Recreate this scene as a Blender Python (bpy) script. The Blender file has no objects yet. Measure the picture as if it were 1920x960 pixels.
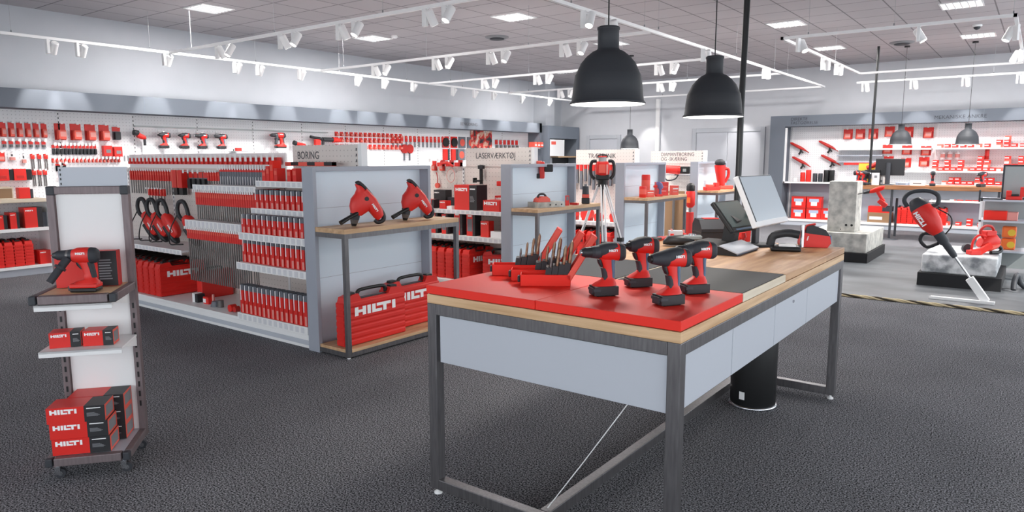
import bpy, math, random
from mathutils import Matrix, Vector
random.seed(7)
scene = bpy.context.scene
PI = math.pi
R = math.radians

# ------------------------------------------------------------------ camera
cam_data = bpy.data.cameras.new('camera')
cam = bpy.data.objects.new('camera', cam_data)
scene.collection.objects.link(cam)
cam_data.sensor_width = 36.0
cam_data.lens = 1320.4 / 1920 * 36.0
cam_data.clip_start = 0.05
_th, _yaw, _roll = R(7.893), R(36.795), R(-0.148)
_v = Vector((-math.sin(_yaw)*math.cos(_th), math.cos(_yaw)*math.cos(_th), -math.sin(_th)))
_r0 = Vector((math.cos(_yaw), math.sin(_yaw), 0)); _u0 = _r0.cross(_v)
_r = _r0*math.cos(_roll) + _u0*math.sin(_roll); _u = -_r0*math.sin(_roll) + _u0*math.cos(_roll)
cam.matrix_world = Matrix(((_r.x, _u.x, -_v.x, 0), (_r.y, _u.y, -_v.y, 0), (_r.z, _u.z, -_v.z, 1.6), (0, 0, 0, 1)))
scene.camera = cam

# ------------------------------------------------------------------ light
SKY = 2.8          # daylight through the shop front
SUN = 4.0
SPOT_W = 62.0       # display spotlights
WASH_W = 54.0       # wall washers
PANEL_W = 95.0      # recessed ceiling panels
world = bpy.data.worlds.new('World'); scene.world = world
world.use_nodes = True
_bg = world.node_tree.nodes['Background']
_bg.inputs[0].default_value = (0.90, 0.95, 1.0, 1)
_bg.inputs[1].default_value = SKY
sun_d = bpy.data.lights.new('sun', 'SUN'); sun_d.energy = SUN; sun_d.angle = R(0.6); sun_d.color = (1, 0.96, 0.9)
sun = bpy.data.objects.new('sun', sun_d); scene.collection.objects.link(sun)
sun.rotation_euler = (Vector((-1.0, 0.45, -1.12))).to_track_quat('-Z', 'Y').to_euler()
sun.location = (6, 4, 8)
vs = scene.view_settings
vs.view_transform = 'Standard'; vs.look = 'None'; vs.gamma = 1.0; vs.exposure = 0.28
vs.use_curve_mapping = False
scene.cycles.use_denoising = True
scene.cycles.max_bounces = 8
scene.cycles.diffuse_bounces = 5
scene.cycles.sample_clamp_indirect = 6.0

# ------------------------------------------------------------------ materials
MATS = {}
def srgb(c):
    return tuple(((x/255.0)/12.92 if x/255.0 <= 0.04045 else ((x/255.0+0.055)/1.055)**2.4) for x in c) + (1.0,)
def mat(name, rgb, rough=0.5, metal=0.0, emit=0.0, alpha=1.0, spec=0.5):
    m = bpy.data.materials.new(name); m.use_nodes = True
    b = m.node_tree.nodes['Principled BSDF']
    b.inputs['Base Color'].default_value = srgb(rgb)
    b.inputs['Roughness'].default_value = rough
    b.inputs['Metallic'].default_value = metal
    b.inputs['Specular IOR Level'].default_value = spec
    if emit:
        b.inputs['Emission Color'].default_value = srgb(rgb); b.inputs['Emission Strength'].default_value = emit
    if alpha < 1: b.inputs['Alpha'].default_value = alpha
    MATS[name] = m
    return m
def nodes(m): return m.node_tree.nodes, m.node_tree.links, m.node_tree.nodes['Principled BSDF']
def vary(m, scale, c1, c2, detail=4, stretch=(1,1,1), bump=0.0, contrast=(0.3, 0.7), bscale=None):
    n, l, b = nodes(m)
    tc = n.new('ShaderNodeTexCoord'); mp = n.new('ShaderNodeMapping'); mp.inputs['Scale'].default_value = stretch
    nz = n.new('ShaderNodeTexNoise'); nz.inputs['Scale'].default_value = scale; nz.inputs['Detail'].default_value = detail
    cr = n.new('ShaderNodeValToRGB')
    cr.color_ramp.elements[0].position = contrast[0]; cr.color_ramp.elements[1].position = contrast[1]
    cr.color_ramp.elements[0].color = srgb(c1); cr.color_ramp.elements[1].color = srgb(c2)
    l.new(tc.outputs['Object'], mp.inputs['Vector']); l.new(mp.outputs[0], nz.inputs['Vector'])
    l.new(nz.outputs['Fac'], cr.inputs[0]); l.new(cr.outputs[0], b.inputs['Base Color'])
    if bump:
        bp = n.new('ShaderNodeBump'); bp.inputs['Strength'].default_value = bump; bp.inputs['Distance'].default_value = 0.01
        l.new(nz.outputs['Fac'], bp.inputs['Height']); l.new(bp.outputs[0], b.inputs['Normal'])
    return tc, mp, nz, cr, b

mat('red', (220, 38, 30), 0.42)
mat('red_matte', (236, 50, 38), 0.5, spec=0.25)
mat('red_dark', (186, 34, 28), 0.5)
mat('red_light', (232, 92, 76), 0.5)
mat('pink', (226, 150, 142), 0.5)
mat('orange', (235, 110, 40), 0.45)
mat('dark', (34, 35, 39), 0.5)
mat('black', (16, 17, 19), 0.45)
mat('rubber', (46, 48, 54), 0.65)
mat('charcoal', (52, 55, 61), 0.55)
mat('white', (238, 238, 238), 0.5)
mat('white_gloss', (244, 244, 244), 0.3)
mat('lettering', (250, 250, 250), 0.5)
mat('tag_pale', (216, 217, 221), 0.5)
mat('ink', (70, 70, 74), 0.7)
mat('ink_dark', (50, 54, 62), 0.7)
mat('grey_label', (128, 130, 134), 0.6)
mat('box_brown', (150, 118, 88), 0.8)
mat('chrome', (205, 208, 212), 0.25, 1.0)
mat('shaft', (116, 112, 111), 0.42, 0.6)
mat('bronze_bit', (150, 122, 98), 0.4, 0.5)
mat('grey_pack', (104, 108, 116), 0.5)
mat('clear_pack', (206, 210, 214), 0.25, 0, 0, 0.55)
mat('laminate', (188, 193, 202), 0.42)
mat('panel_blue', (218, 232, 243), 0.4)
mat('frame_paint', (160, 165, 176), 0.45)
mat('grey_paint', (112, 120, 131), 0.6)
mat('cornice', (104, 110, 119), 0.9, spec=0.15)
mat('plinth_black', (26, 27, 30), 0.8)
mat('pendant_black', (46, 49, 54), 0.62)
mat('lamp_inside', (250, 248, 244), 0.5, 0, 2.2)
mat('lens', (255, 252, 246), 0.4, 0, 5.0)
mat('panel_light', (255, 255, 255), 0.4, 0, 0.9)
mat('blue_steel', (84, 106, 132), 0.35, 0.4)
mat('screen_dark', (72, 84, 84), 0.15)
mat('screen_blue', (196, 206, 214), 0.2)
mat('paper_blue', (170, 186, 210), 0.7)
mat('rope_pale', (214, 196, 158), 0.8)
mat('rope_dark', (70, 60, 46), 0.8)
mat('yellow', (226, 190, 60), 0.6)
mat('skin_tone', (206, 160, 136), 0.7)
mat('violet', (110, 104, 150), 0.6)
mat('cable_grey', (170, 172, 175), 0.5)
mat('smoked', (150, 156, 156), 0.2, 0.0, 0, 1)

# brushed steel tube
m = mat('steel', (112, 110, 112), 0.42, 0.75)
vary(m, 30, (102, 100, 102), (120, 118, 120), 3, (3, 3, 0.3))
m = mat('steel_kiosk', (120, 108, 110), 0.5, 0.45)
vary(m, 30, (116, 105, 107), (130, 118, 120), 3, (3, 3, 0.3))
# carpet
m = mat('carpet', (70, 68, 70), 1.0, spec=0.05)
tc, mp, nz, cr, b = vary(m, 125, (32, 33, 35), (168, 168, 173), 3, contrast=(0.40, 0.66))
n, l, _ = nodes(m)
nz2 = n.new('ShaderNodeTexNoise'); nz2.inputs['Scale'].default_value = 1.3; nz2.inputs['Detail'].default_value = 4
mx = n.new('ShaderNodeMix'); mx.data_type = 'RGBA'; mx.blend_type = 'MULTIPLY'; mx.inputs[0].default_value = 0.5
cr2 = n.new('ShaderNodeValToRGB'); cr2.color_ramp.elements[0].position = 0.3; cr2.color_ramp.elements[1].position = 0.7
cr2.color_ramp.elements[0].color = (0.70, 0.70, 0.70, 1); cr2.color_ramp.elements[1].color = (1.1, 1.1, 1.1, 1)
l.new(tc.outputs['Object'], nz2.inputs['Vector']); l.new(nz2.outputs['Fac'], cr2.inputs[0])
l.new(cr.outputs[0], mx.inputs[6]); l.new(cr2.outputs[0], mx.inputs[7]); l.new(mx.outputs[2], b.inputs['Base Color'])
# smooth demo floor
m = mat('screed', (120, 126, 130), 0.55)
vary(m, 1.1, (66, 70, 74), (98, 102, 106), 6, (1, 2.2, 1), 0.05)
# concrete blocks
m = mat('concrete', (190, 190, 184), 0.85)
vary(m, 9, (150, 150, 146), (212, 210, 202), 8, bump=0.5)
m = mat('stone_grey', (150, 154, 158), 0.85)
vary(m, 6, (128, 132, 136), (218, 220, 221), 9, bump=0.6, contrast=(0.36, 0.56))
# walls
m = mat('wall_paint', (184, 188, 196), 0.75); vary(m, 2, (184, 188, 194), (190, 193, 199), 2)
m = mat('wall_back_paint', (176, 178, 184), 0.7); vary(m, 2, (200, 202, 207), (206, 208, 213), 2)
m = mat('door_paint', (196, 199, 206), 0.5)
# ceiling: square acoustic tiles in a darker grid
m = mat('ceiling_tile', (170, 166, 168), 0.9)
n, l, b = nodes(m)
tc = n.new('ShaderNodeTexCoord'); br = n.new('ShaderNodeTexBrick')
br.offset = 0.0; br.squash = 1.0
br.inputs['Scale'].default_value = 1.0; br.inputs['Mortar Size'].default_value = 0.011; br.inputs['Mortar Smooth'].default_value = 0.3
br.inputs['Brick Width'].default_value = 0.61; br.inputs['Row Height'].default_value = 0.61
br.inputs['Color1'].default_value = srgb((186, 181, 184)); br.inputs['Color2'].default_value = srgb((180, 175, 178))
br.inputs['Mortar'].default_value = srgb((120, 116, 119))
l.new(tc.outputs['Object'], br.inputs['Vector']); l.new(br.outputs['Color'], b.inputs['Base Color'])
# perforated back panels
def perforated(name, base, hole, pitch=0.05):
    m = mat(name, base, 0.6)
    n, l, b = nodes(m)
    tc = n.new('ShaderNodeTexCoord'); sp = n.new('ShaderNodeSeparateXYZ'); l.new(tc.outputs['Object'], sp.inputs[0])
    add = n.new('ShaderNodeMath'); add.operation = 'ADD'; l.new(sp.outputs[0], add.inputs[0]); l.new(sp.outputs[1], add.inputs[1])
    def cell(src):
        d = n.new('ShaderNodeMath'); d.operation = 'DIVIDE'; d.inputs[1].default_value = pitch; l.new(src, d.inputs[0])
        f = n.new('ShaderNodeMath'); f.operation = 'FRACT'; l.new(d.outputs[0], f.inputs[0])
        s = n.new('ShaderNodeMath'); s.operation = 'SUBTRACT'; s.inputs[1].default_value = 0.5; l.new(f.outputs[0], s.inputs[0])
        a = n.new('ShaderNodeMath'); a.operation = 'ABSOLUTE'; l.new(s.outputs[0], a.inputs[0]); return a
    a, c = cell(add.outputs[0]), cell(sp.outputs[2])
    mxm = n.new('ShaderNodeMath'); mxm.operation = 'MAXIMUM'; l.new(a.outputs[0], mxm.inputs[0]); l.new(c.outputs[0], mxm.inputs[1])
    lt = n.new('ShaderNodeMath'); lt.operation = 'LESS_THAN'; lt.inputs[1].default_value = 0.09; l.new(mxm.outputs[0], lt.inputs[0])
    mx = n.new('ShaderNodeMix'); mx.data_type = 'RGBA'; l.new(lt.outputs[0], mx.inputs[0])
    mx.inputs[6].default_value = srgb(base); mx.inputs[7].default_value = srgb(hole); l.new(mx.outputs[2], b.inputs['Base Color'])
    return m
perforated('peg_white', (236, 236, 238), (170, 170, 174))
perforated('peg_cream', (220, 212, 206), (172, 162, 156))
# wood
def wood(name, c1, c2, stretch, plank=None, rough=0.5):
    m = mat(name, c1, rough)
    tc, mp, nz, cr, b = vary(m, 3.0, c1, c2, 7, stretch, contrast=(0.32, 0.68))
    if plank:
        n, l, _ = nodes(m)
        br = n.new('ShaderNodeTexBrick'); mp2 = n.new('ShaderNodeMapping'); mp2.inputs['Rotation'].default_value = (0, 0, plank)
        br.inputs['Scale'].default_value = 1.0; br.inputs['Brick Width'].default_value = 0.55; br.inputs['Row Height'].default_value = 0.075
        br.inputs['Mortar Size'].default_value = 0.0006; br.inputs['Color1'].default_value = (1.08, 1.05, 1.0, 1); br.inputs['Color2'].default_value = (0.8, 0.76, 0.72, 1)
        br.inputs['Mortar'].default_value = (0.6, 0.55, 0.5, 1)
        mx = n.new('ShaderNodeMix'); mx.data_type = 'RGBA'; mx.blend_type = 'MULTIPLY'; mx.inputs[0].default_value = 0.75
        l.new(tc.outputs['Object'], mp2.inputs['Vector']); l.new(mp2.outputs[0], br.inputs['Vector'])
        l.new(cr.outputs[0], mx.inputs[6]); l.new(br.outputs['Color'], mx.inputs[7]); l.new(mx.outputs[2], b.inputs['Base Color'])
    return m
wood('wood_top', (172, 128, 92), (206, 166, 126), (8, 0.8, 8), R(90))
wood('wood_edge', (190, 150, 108), (222, 188, 148), (0.8, 0.8, 14))
wood('wood_light', (228, 192, 148), (242, 212, 172), (0.8, 8, 8))
wood('wood_pale', (206, 190, 166), (226, 214, 194), (6, 0.8, 14))
wood('wood_shelf', (184, 146, 108), (216, 180, 140), (8, 0.8, 8))
wood('wood_dark', (128, 84, 52), (170, 116, 76), (0.8, 6, 10))
# diamond plate
m = mat('tread_plate', (40, 42, 46), 0.6, 0.0, spec=0.25)
n, l, b = nodes(m)
tc = n.new('ShaderNodeTexCoord'); mp = n.new('ShaderNodeMapping'); mp.inputs['Rotation'].default_value = (0, 0, R(45)); mp.inputs['Scale'].default_value = (70, 70, 70)
ck = n.new('ShaderNodeTexVoronoi'); ck.inputs['Randomness'].default_value = 0.0; ck.inputs['Scale'].default_value = 1.0
rp = n.new('ShaderNodeValToRGB'); rp.color_ramp.elements[0].position = 0.2; rp.color_ramp.elements[1].position = 0.42
rp.color_ramp.elements[0].color = (1, 1, 1, 1); rp.color_ramp.elements[1].color = (0, 0, 0, 1)
bp = n.new('ShaderNodeBump'); bp.inputs['Strength'].default_value = 0.5; bp.inputs['Distance'].default_value = 0.004
l.new(tc.outputs['Object'], mp.inputs[0]); l.new(mp.outputs[0], ck.inputs['Vector']); l.new(ck.outputs['Distance'], rp.inputs[0])
l.new(rp.outputs[0], bp.inputs['Height']); l.new(bp.outputs[0], b.inputs['Normal'])
# advertising picture: loose patches of colour
m = mat('poster', (200, 150, 130), 0.5)
n, l, b = nodes(m)
tc = n.new('ShaderNodeTexCoord'); vo = n.new('ShaderNodeTexNoise'); vo.inputs['Scale'].default_value = 4.5; vo.inputs['Detail'].default_value = 6
cr = n.new('ShaderNodeValToRGB'); cr.color_ramp.interpolation = 'CONSTANT'
while len(cr.color_ramp.elements) < 6: cr.color_ramp.elements.new(0.5)
for e, (p, c) in zip(cr.color_ramp.elements, ((0, (40, 38, 50)), (0.4, (96, 60, 56)), (0.46, (206, 44, 40)), (0.53, (222, 168, 146)), (0.59, (236, 216, 206)), (0.66, (150, 120, 128)))):
    e.position = p; e.color = srgb(c)
l.new(tc.outputs['Object'], vo.inputs['Vector']); l.new(vo.outputs['Fac'], cr.inputs[0]); l.new(cr.outputs[0], b.inputs['Base Color'])

# ------------------------------------------------------------------ mesh builder
COL = scene.collection
class MB:
    def __init__(s):
        s.v, s.f, s.mi, s.sm, s.mats = [], [], [], [], []
        s.T = Matrix.Identity(4)
    def at(s, loc=(0,0,0), rz=0, rx=0, ry=0):
        s.T = Matrix.Translation(loc) @ Matrix.Rotation(rz, 4, 'Z') @ Matrix.Rotation(ry, 4, 'Y') @ Matrix.Rotation(rx, 4, 'X'); return s
    def _m(s, m):
        if m not in s.mats: s.mats.append(m)
        return s.mats.index(m)
    def add(s, vs_, fs, m, smooth=False):
        o = len(s.v); k = s._m(m)
        for p in vs_: s.v.append(tuple(s.T @ Vector(p)))
        for f in fs: s.f.append([i+o for i in f]); s.mi.append(k); s.sm.append(smooth)
        return s
    def box(s, x0, x1, y0, y1, z0, z1, m):
        if x0 > x1: x0, x1 = x1, x0
        if y0 > y1: y0, y1 = y1, y0
        if z0 > z1: z0, z1 = z1, z0
        return s.add([(x0,y0,z0),(x1,y0,z0),(x1,y1,z0),(x0,y1,z0),(x0,y0,z1),(x1,y0,z1),(x1,y1,z1),(x0,y1,z1)],
              [(0,3,2,1),(4,5,6,7),(0,1,5,4),(1,2,6,5),(2,3,7,6),(3,0,4,7)], m)
    def loft(s, rings, m, smooth=True, cap=True):
        n = len(rings[0]); vs_ = [p for r_ in rings for p in r_]; fs = []
        for i in range(len(rings)-1):
            for j in range(n):
                a, b_ = i*n+j, i*n+(j+1) % n
                fs.append((a, b_, b_+n, a+n))
        s.add(vs_, fs, m, smooth)
        if cap:
            s.add(list(rings[0]), [tuple(range(n))[::-1]], m); s.add(list(rings[-1]), [tuple(range(n))], m)
        return s
    def prism(s, poly, axis, a0, a1, m, smooth=False):
        f = {'x': lambda p, a: (a, p[0], p[1]), 'y': lambda p, a: (p[0], a, p[1]), 'z': lambda p, a: (p[0], p[1], a)}[axis]
        return s.loft([[f(p, a0) for p in poly], [f(p, a1) for p in poly]], m, smooth)
    def cyl(s, p0, p1, r0, r1=None, m='dark', seg=16, cap=True):
        r1 = r0 if r1 is None else r1
        p0, p1 = Vector(p0), Vector(p1); d = (p1-p0).normalized()
        u = d.orthogonal().normalized(); w = d.cross(u)
        ring_ = lambda c, r_: [tuple(c + u*(r_*math.cos(2*PI*i/seg)) + w*(r_*math.sin(2*PI*i/seg))) for i in range(seg)]
        return s.loft([ring_(p0, r0), ring_(p1, r1)], m, True, cap)
    def lathe(s, prof, m, c=(0,0,0), seg=24, cap=True):
        rings = [[(c[0]+r_*math.cos(2*PI*i/seg), c[1]+r_*math.sin(2*PI*i/seg), c[2]+z) for i in range(seg)] for r_, z in prof]
        return s.loft(rings, m, True, cap)
    def tube(s, pts, r_, m, seg=8, cap=True):
        pts = [Vector(p) for p in pts]; rings = []; u = None
        if 3 < len(pts) < 14 and not isinstance(r_, (list, tuple)):   # round the bends
            q = [pts[0]*2-pts[1]] + pts + [pts[-1]*2-pts[-2]]; out = []
            for i in range(1, len(q)-2):
                for k in range(4):
                    a = k/4.0
                    out.append(0.5*((2*q[i]) + (q[i+1]-q[i-1])*a + (2*q[i-1]-5*q[i]+4*q[i+1]-q[i+2])*a*a + (3*q[i]-q[i-1]-3*q[i+1]+q[i+2])*a**3))
            pts = out + [pts[-1]]
        for i, p in enumerate(pts):
            d = (pts[min(i+1, len(pts)-1)] - pts[max(i-1, 0)]).normalized()
            u = d.orthogonal().normalized() if u is None else (u - d*u.dot(d)).normalized()
            w = d.cross(u); rr = r_[i] if isinstance(r_, (list, tuple)) else r_
            rings.append([tuple(p + u*(rr*math.cos(2*PI*k/seg)) + w*(rr*math.sin(2*PI*k/seg))) for k in range(seg)])
        return s.loft(rings, m, True, cap)
    def mark(s, o, u, v, w, h, m='lettering', t=0.0012):
        """five-letter block lettering, baseline origin o, along u, up v"""
        o, u, v = Vector(o), Vector(u).normalized(), Vector(v).normalized(); nrm = u.cross(v)
        W = 9.6
        for (x0, x1, y0, y1) in ((0,.8,0,1),(1.75,2.55,0,1),(.8,1.75,.34,.66),(2.85,3.65,0,1),(3.95,4.75,0,1),(4.75,6.25,0,.34),(5.05,8.45,.66,1),(6.55,7.35,0,.66),(8.75,9.55,0,1)):
            q = []
            for k in (0, 1):
                for (a, b_) in ((x0,y0),(x1,y0),(x1,y1),(x0,y1)): q.append(tuple(o + u*(a/W*w) + v*(b_*h) + nrm*(t*k)))
            s.add(q, [(4,5,6,7),(0,1,5,4),(1,2,6,5),(2,3,7,6),(3,0,4,7)], m)
        return s
    def build(s, name, parent=None, bevel=0.0, seg=2, loc=None, rz=0):
        me = bpy.data.meshes.new(name); me.from_pydata(s.v, [], s.f)
        for k in s.mats: me.materials.append(MATS[k])
        me.polygons.foreach_set('material_index', s.mi); me.polygons.foreach_set('use_smooth', s.sm)
        me.update()
        o = bpy.data.objects.new(name, me); COL.objects.link(o)
        if parent is not None: o.parent = parent
        if loc is not None: o.location = loc; o.rotation_euler = (0, 0, rz)
        if bevel:
            bv = o.modifiers.new('edge', 'BEVEL'); bv.width = bevel; bv.segments = seg; bv.limit_method = 'ANGLE'; bv.angle_limit = R(50)
        return o
def oval(c, a, b, n=2.0, seg=20, u=(0,1,0), v=(0,0,1)):
    c, u, v = Vector(c), Vector(u), Vector(v); out = []
    for i in range(seg):
        t = 2*PI*i/seg; ct, st = math.cos(t), math.sin(t)
        out.append(tuple(c + u*(a*math.copysign(abs(ct)**(2/n), ct)) + v*(b*math.copysign(abs(st)**(2/n), st))))
    return out
def thing(name, label, cat, loc=(0,0,0), rz=0, group=None, rx=0, ry=0):
    o = bpy.data.objects.new(name, None); COL.objects.link(o); o.empty_display_size = 0.1
    o.location = loc; o.rotation_euler = (rx, ry, rz); o['label'] = label; o['category'] = cat
    if group: o['group'] = group
    return o
def tag(o, label, cat, group=None):
    o['label'] = label; o['category'] = cat
    if group: o['group'] = group
    return o
def struct(o): o['kind'] = 'structure'; return o
USED = set()
KIDS = {}
def place(src, loc, rz, label, group=None, cat=None, rot=None, sc=None):
    """first call moves the built thing itself, later calls copy it and its parts"""
    if src.name not in USED:
        USED.add(src.name); o = src
        if src.type == 'EMPTY':
            def kids(p): return [c for c in COL.objects if c.parent is p]
            KIDS[src.name] = [(c, kids(c)) for c in kids(src)]
    else:
        o = src.copy(); COL.objects.link(o)
        for c, gs in KIDS.get(src.name, ()):
            d = c.copy(); COL.objects.link(d); d.parent = o
            for g in gs:
                e = g.copy(); COL.objects.link(e); e.parent = d
    o.location = loc; o.rotation_euler = rot if rot else (0, 0, rz); o['label'] = label
    if group: o['group'] = group
    if cat: o['category'] = cat
    if sc: o.scale = sc
    return o
def text(body, size, loc, rot, m, parent, name='lettering', sx=1.0):
    c = bpy.data.curves.new(name, 'FONT'); c.body = body; c.size = size; c.extrude = 0.001; c.space_character = 1.02
    c.materials.append(MATS[m])
    tmp = bpy.data.objects.new('tmp_text', c); COL.objects.link(tmp)
    me = bpy.data.meshes.new_from_object(tmp.evaluated_get(bpy.context.evaluated_depsgraph_get()))
    COL.objects.unlink(tmp); bpy.data.objects.remove(tmp)
    if not me.materials: me.materials.append(MATS[m])
    o = bpy.data.objects.new(name, me); COL.objects.link(o)
    o.location = loc; o.rotation_euler = rot; o.parent = parent; o.scale = (sx, 1, 1)
    return o
ORD = ['', 'first', 'second', 'third', 'fourth', 'fifth', 'sixth', 'seventh', 'eighth', 'ninth', 'tenth', 'eleventh', 'twelfth', 'thirteenth', 'fourteenth',
       'fifteenth', 'sixteenth', 'seventeenth', 'eighteenth', 'nineteenth', 'twentieth']
def nth(i, n, side='left', other='right'):
    if i == 0: return side + 'most'
    if i == n-1: return other + 'most'
    return (ORD[i+1] + ' from ' + side) if i+1 <= (n+1)//2 else (ORD[n-i] + ' from ' + other)
# ------------------------------------------------------------------ the room
HC, XL, YB, XR, YF = 3.74, -11.75, 18.2, 2.6, -4.5
o = MB().box(XL, XR+2, YF-2, YB, -0.06, 0.0, 'carpet').build('floor'); struct(o)
o = MB().box(-3.3, XR, 8.78, 14.4, 0.0, 0.004, 'screed').build('floor_demo_area'); struct(o)
mb = MB(); mb.at((0.711, 0, 0)).box(XL, XR, YF, YB, HC, HC+0.1, 'ceiling_tile')
o = mb.build('ceiling', loc=(-0.711, 0, 0)); struct(o)
MATS['ceiling_tile'].node_tree.nodes['Brick Texture'].inputs['Brick Width'].default_value = 0.615
MATS['ceiling_tile'].node_tree.nodes['Brick Texture'].inputs['Row Height'].default_value = 0.615
struct(MB().box(XL-0.15, XL, YF, YB, 0, HC, 'wall_paint').build('wall_left'))
struct(MB().box(XL, XR, YB, YB+0.15, 0, HC, 'wall_back_paint').build('wall_back'))
struct(MB().box(XL, XL+0.42, 16.75, 17.2, 0, HC, 'wall_paint').build('pillar'))
struct(MB().box(-8.62, -8.5, YB-0.09, YB, 0, 3.2, 'white').build('trim_1', bevel=0.02))
def facade(name, horiz, c, a0, a1, zt=3.15):
    mb = MB()
    n = int((a1-a0)/1.6)
    def bx(p0, p1, z0, z1, m):
        if horiz: mb.box(p0, p1, c, c+0.12, z0, z1, m)
        else: mb.box(c, c+0.12, p0, p1, z0, z1, m)
    bx(a0, a1, 0, 0.25, 'charcoal'); bx(a0, a1, zt, HC, 'wall_paint')
    for i in range(n+1):
        p = a0 + (a1-a0)*i/n; bx(p-0.035, p+0.035, 0.25, zt, 'charcoal')
    return struct(mb.build(name))
facade('wall_right', False, XR, YF, 8.3, 2.35)  # unseen; low header shaped to keep sun off the near carpet
facade('wall_right_rear', False, XR, 8.3, YB, 3.55)  # unseen; tall openings shaped to let sun patches onto the demo floor
facade('wall_front', True, YF-0.12, XL, XR)  # unseen; left open between mullions for even lighting
# doors in the back wall
def door(name, x0, x1, z1, leaves):
    mb = MB()
    for (a, b_) in ((x0-0.11, x0), (x1, x1+0.11)): mb.box(a, b_, YB-0.05, YB+0.02, 0, z1+0.11, 'wall_paint')
    mb.box(x0, x1, YB-0.05, YB+0.02, z1, z1+0.11, 'wall_paint')
    fr = struct(mb.build(name, bevel=0.006))
    w = (x1-x0)/leaves
    for i in range(leaves):
        lf = MB().box(x0+i*w+0.004, x0+(i+1)*w-0.004, YB-0.025, YB+0.01, 0.01, z1-0.004, 'door_paint').build('door_leaf', fr, 0.004)
        hx = x0+(i+1)*w-0.1 if (i == 0) else x0+i*w+0.1
        MB().cyl((hx, YB-0.03, 1.03), (hx, YB-0.08, 1.03), 0.012, m='chrome').cyl((hx, YB-0.075, 1.03), (hx-0.11, YB-0.075, 1.03), 0.01, m='chrome').build('door_handle', fr)
door('door_1', -10.72, -9.82, 2.15, 1)
door('door_2', -7.45, -5.75, 2.26, 2)

# ------------------------------------------------------------------ ceiling fittings
def panel(w, d):
    t = thing('ceiling_light', '', 'ceiling light')
    mb = MB(); e = 0.018
    mb.box(-w/2, w/2, -d/2, -d/2+e, -0.012, 0.0, 'white').box(-w/2, w/2, d/2-e, d/2, -0.012, 0, 'white').box(-w/2, -w/2+e, -d/2, d/2, -0.012, 0, 'white').box(w/2-e, w/2, -d/2, d/2, -0.012, 0, 'white')
    mb.build('frame', t)
    MB().box(-w/2+e, w/2-e, -d/2+e, d/2-e, -0.004, -0.001, 'panel_light').build('diffuser', t)
    mb = MB(); n = 6
    for i in range(1, n): mb.box(-w/2+w*i/n-0.006, -w/2+w*i/n+0.006, -d/2+e, d/2-e, -0.02, -0.004, 'white')
    mb.build('louvre', t)
    ld = bpy.data.lights.new('lamp', 'AREA'); ld.shape = 'RECTANGLE'; ld.size = w*0.9; ld.size_y = d*0.9; ld.energy = PANEL_W; ld.color = (1, 0.97, 0.95)
    lo = bpy.data.objects.new('lamp', ld); COL.objects.link(lo); lo.parent = t; lo.location = (0, 0, -0.03)
    return t
pn = panel(0.52, 0.5)
for (x, y, lb) in ((-9.75, 5.8, 'louvred ceiling light nearest the long left wall and the camera'),
                   (-6.65, 8.95, 'louvred ceiling light over the aisle behind the first pendant-side track'),
                   (-9.8, 8.95, 'louvred ceiling light close to a small white smoke detector'),
                   (-6.7, 12.1, 'louvred ceiling light above the third shelving row'),
                   (-3.5, 12.1, 'louvred ceiling light beyond the long diagonal track'),
                   (-1.1, 12.1, 'louvred ceiling light above the right-hand angled track'),
                   (-3.55, 15.2, 'small-looking louvred ceiling light near the back wall, right of the diagonal track'),
                   (-1.1, 15.3, 'louvred ceiling light near the back wall above the hanging wood counter lamps'),
                   (-9.8, 15.2, 'added louvred ceiling light brightening the far left corner above the niche cabinet')):  # last panel is added to brighten the dark far left corner
    place(pn, (x, y, HC), 0, lb, 'louvred ceiling lights')
t = thing('ceiling_vent', '', 'vent')
MB().lathe([(0.21, 0), (0.21, -0.012), (0.17, -0.03), (0.165, -0.03)], 'grey_label', seg=32).build('outer_ring', t)
MB().lathe([(0.13, -0.01), (0.13, -0.045), (0.1, -0.055), (0.02, -0.055)], 'charcoal', seg=32).build('disc', t)
place(t, (-7.95, 10.2, HC), 0, 'round dark ceiling vent above the third aisle on the left side', 'ceiling vents')
place(t, (-2.3, 15.3, HC), 0, 'round ceiling vent near the back wall, left of two black hanging lamps', 'ceiling vents')
t = thing('smoke_detector', '', 'smoke detector')
MB().lathe([(0.055, 0), (0.06, -0.02), (0.045, -0.045), (0.0, -0.052)], 'white', seg=20).build('cover', t)
place(t, (-9.3, 9.0, HC), 0, 'small white smoke detector on the ceiling beside a louvred light, left side')
t = thing('sensor', 'small dark dome sensor on the ceiling at the right rear', 'sensor', (-1.04, 14.1, HC))
MB().lathe([(0.07, 0), (0.075, -0.02), (0.06, -0.03)], 'white', seg=20).build('ring', t)
MB().lathe([(0.05, -0.03), (0.045, -0.055), (0.02, -0.075), (0.0, -0.08)], 'charcoal', seg=20).build('dome', t)

# lighting tracks
TZ = 3.2
def track(label, pts, wires, r_=0.018):
    t = thing('lighting_track', label, 'light track', pts[0]+(TZ,), 0, 'white lighting tracks')
    x0, y0 = pts[0]
    mb = MB()
    for (a, b_) in zip(pts[:-1], pts[1:]):
        dx, dy = b_[0]-a[0], b_[1]-a[1]; L = math.hypot(dx, dy)
        mb.at((a[0]-x0, a[1]-y0, 0), math.atan2(dy, dx)).box(-r_, L+r_, -r_, r_, -0.036, 0, 'white_gloss')
    mb.build('rail', t)
    for (x, y) in wires:
        MB().cyl((x-x0, y-y0, 0), (x-x0, y-y0, HC-TZ), 0.0022, m='cable_grey', seg=6).cyl((x-x0, y-y0, 0), (x-x0, y-y0, 0.03), 0.008, m='grey_label', seg=8).build('wire', t)
    return t
TX = -10.62
track('long white lighting track running along the left wall above the grey fascia', [(TX, 1.0), (TX, 17.6)], [(TX, 3.6+1.75*k) for k in range(8)])
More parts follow.
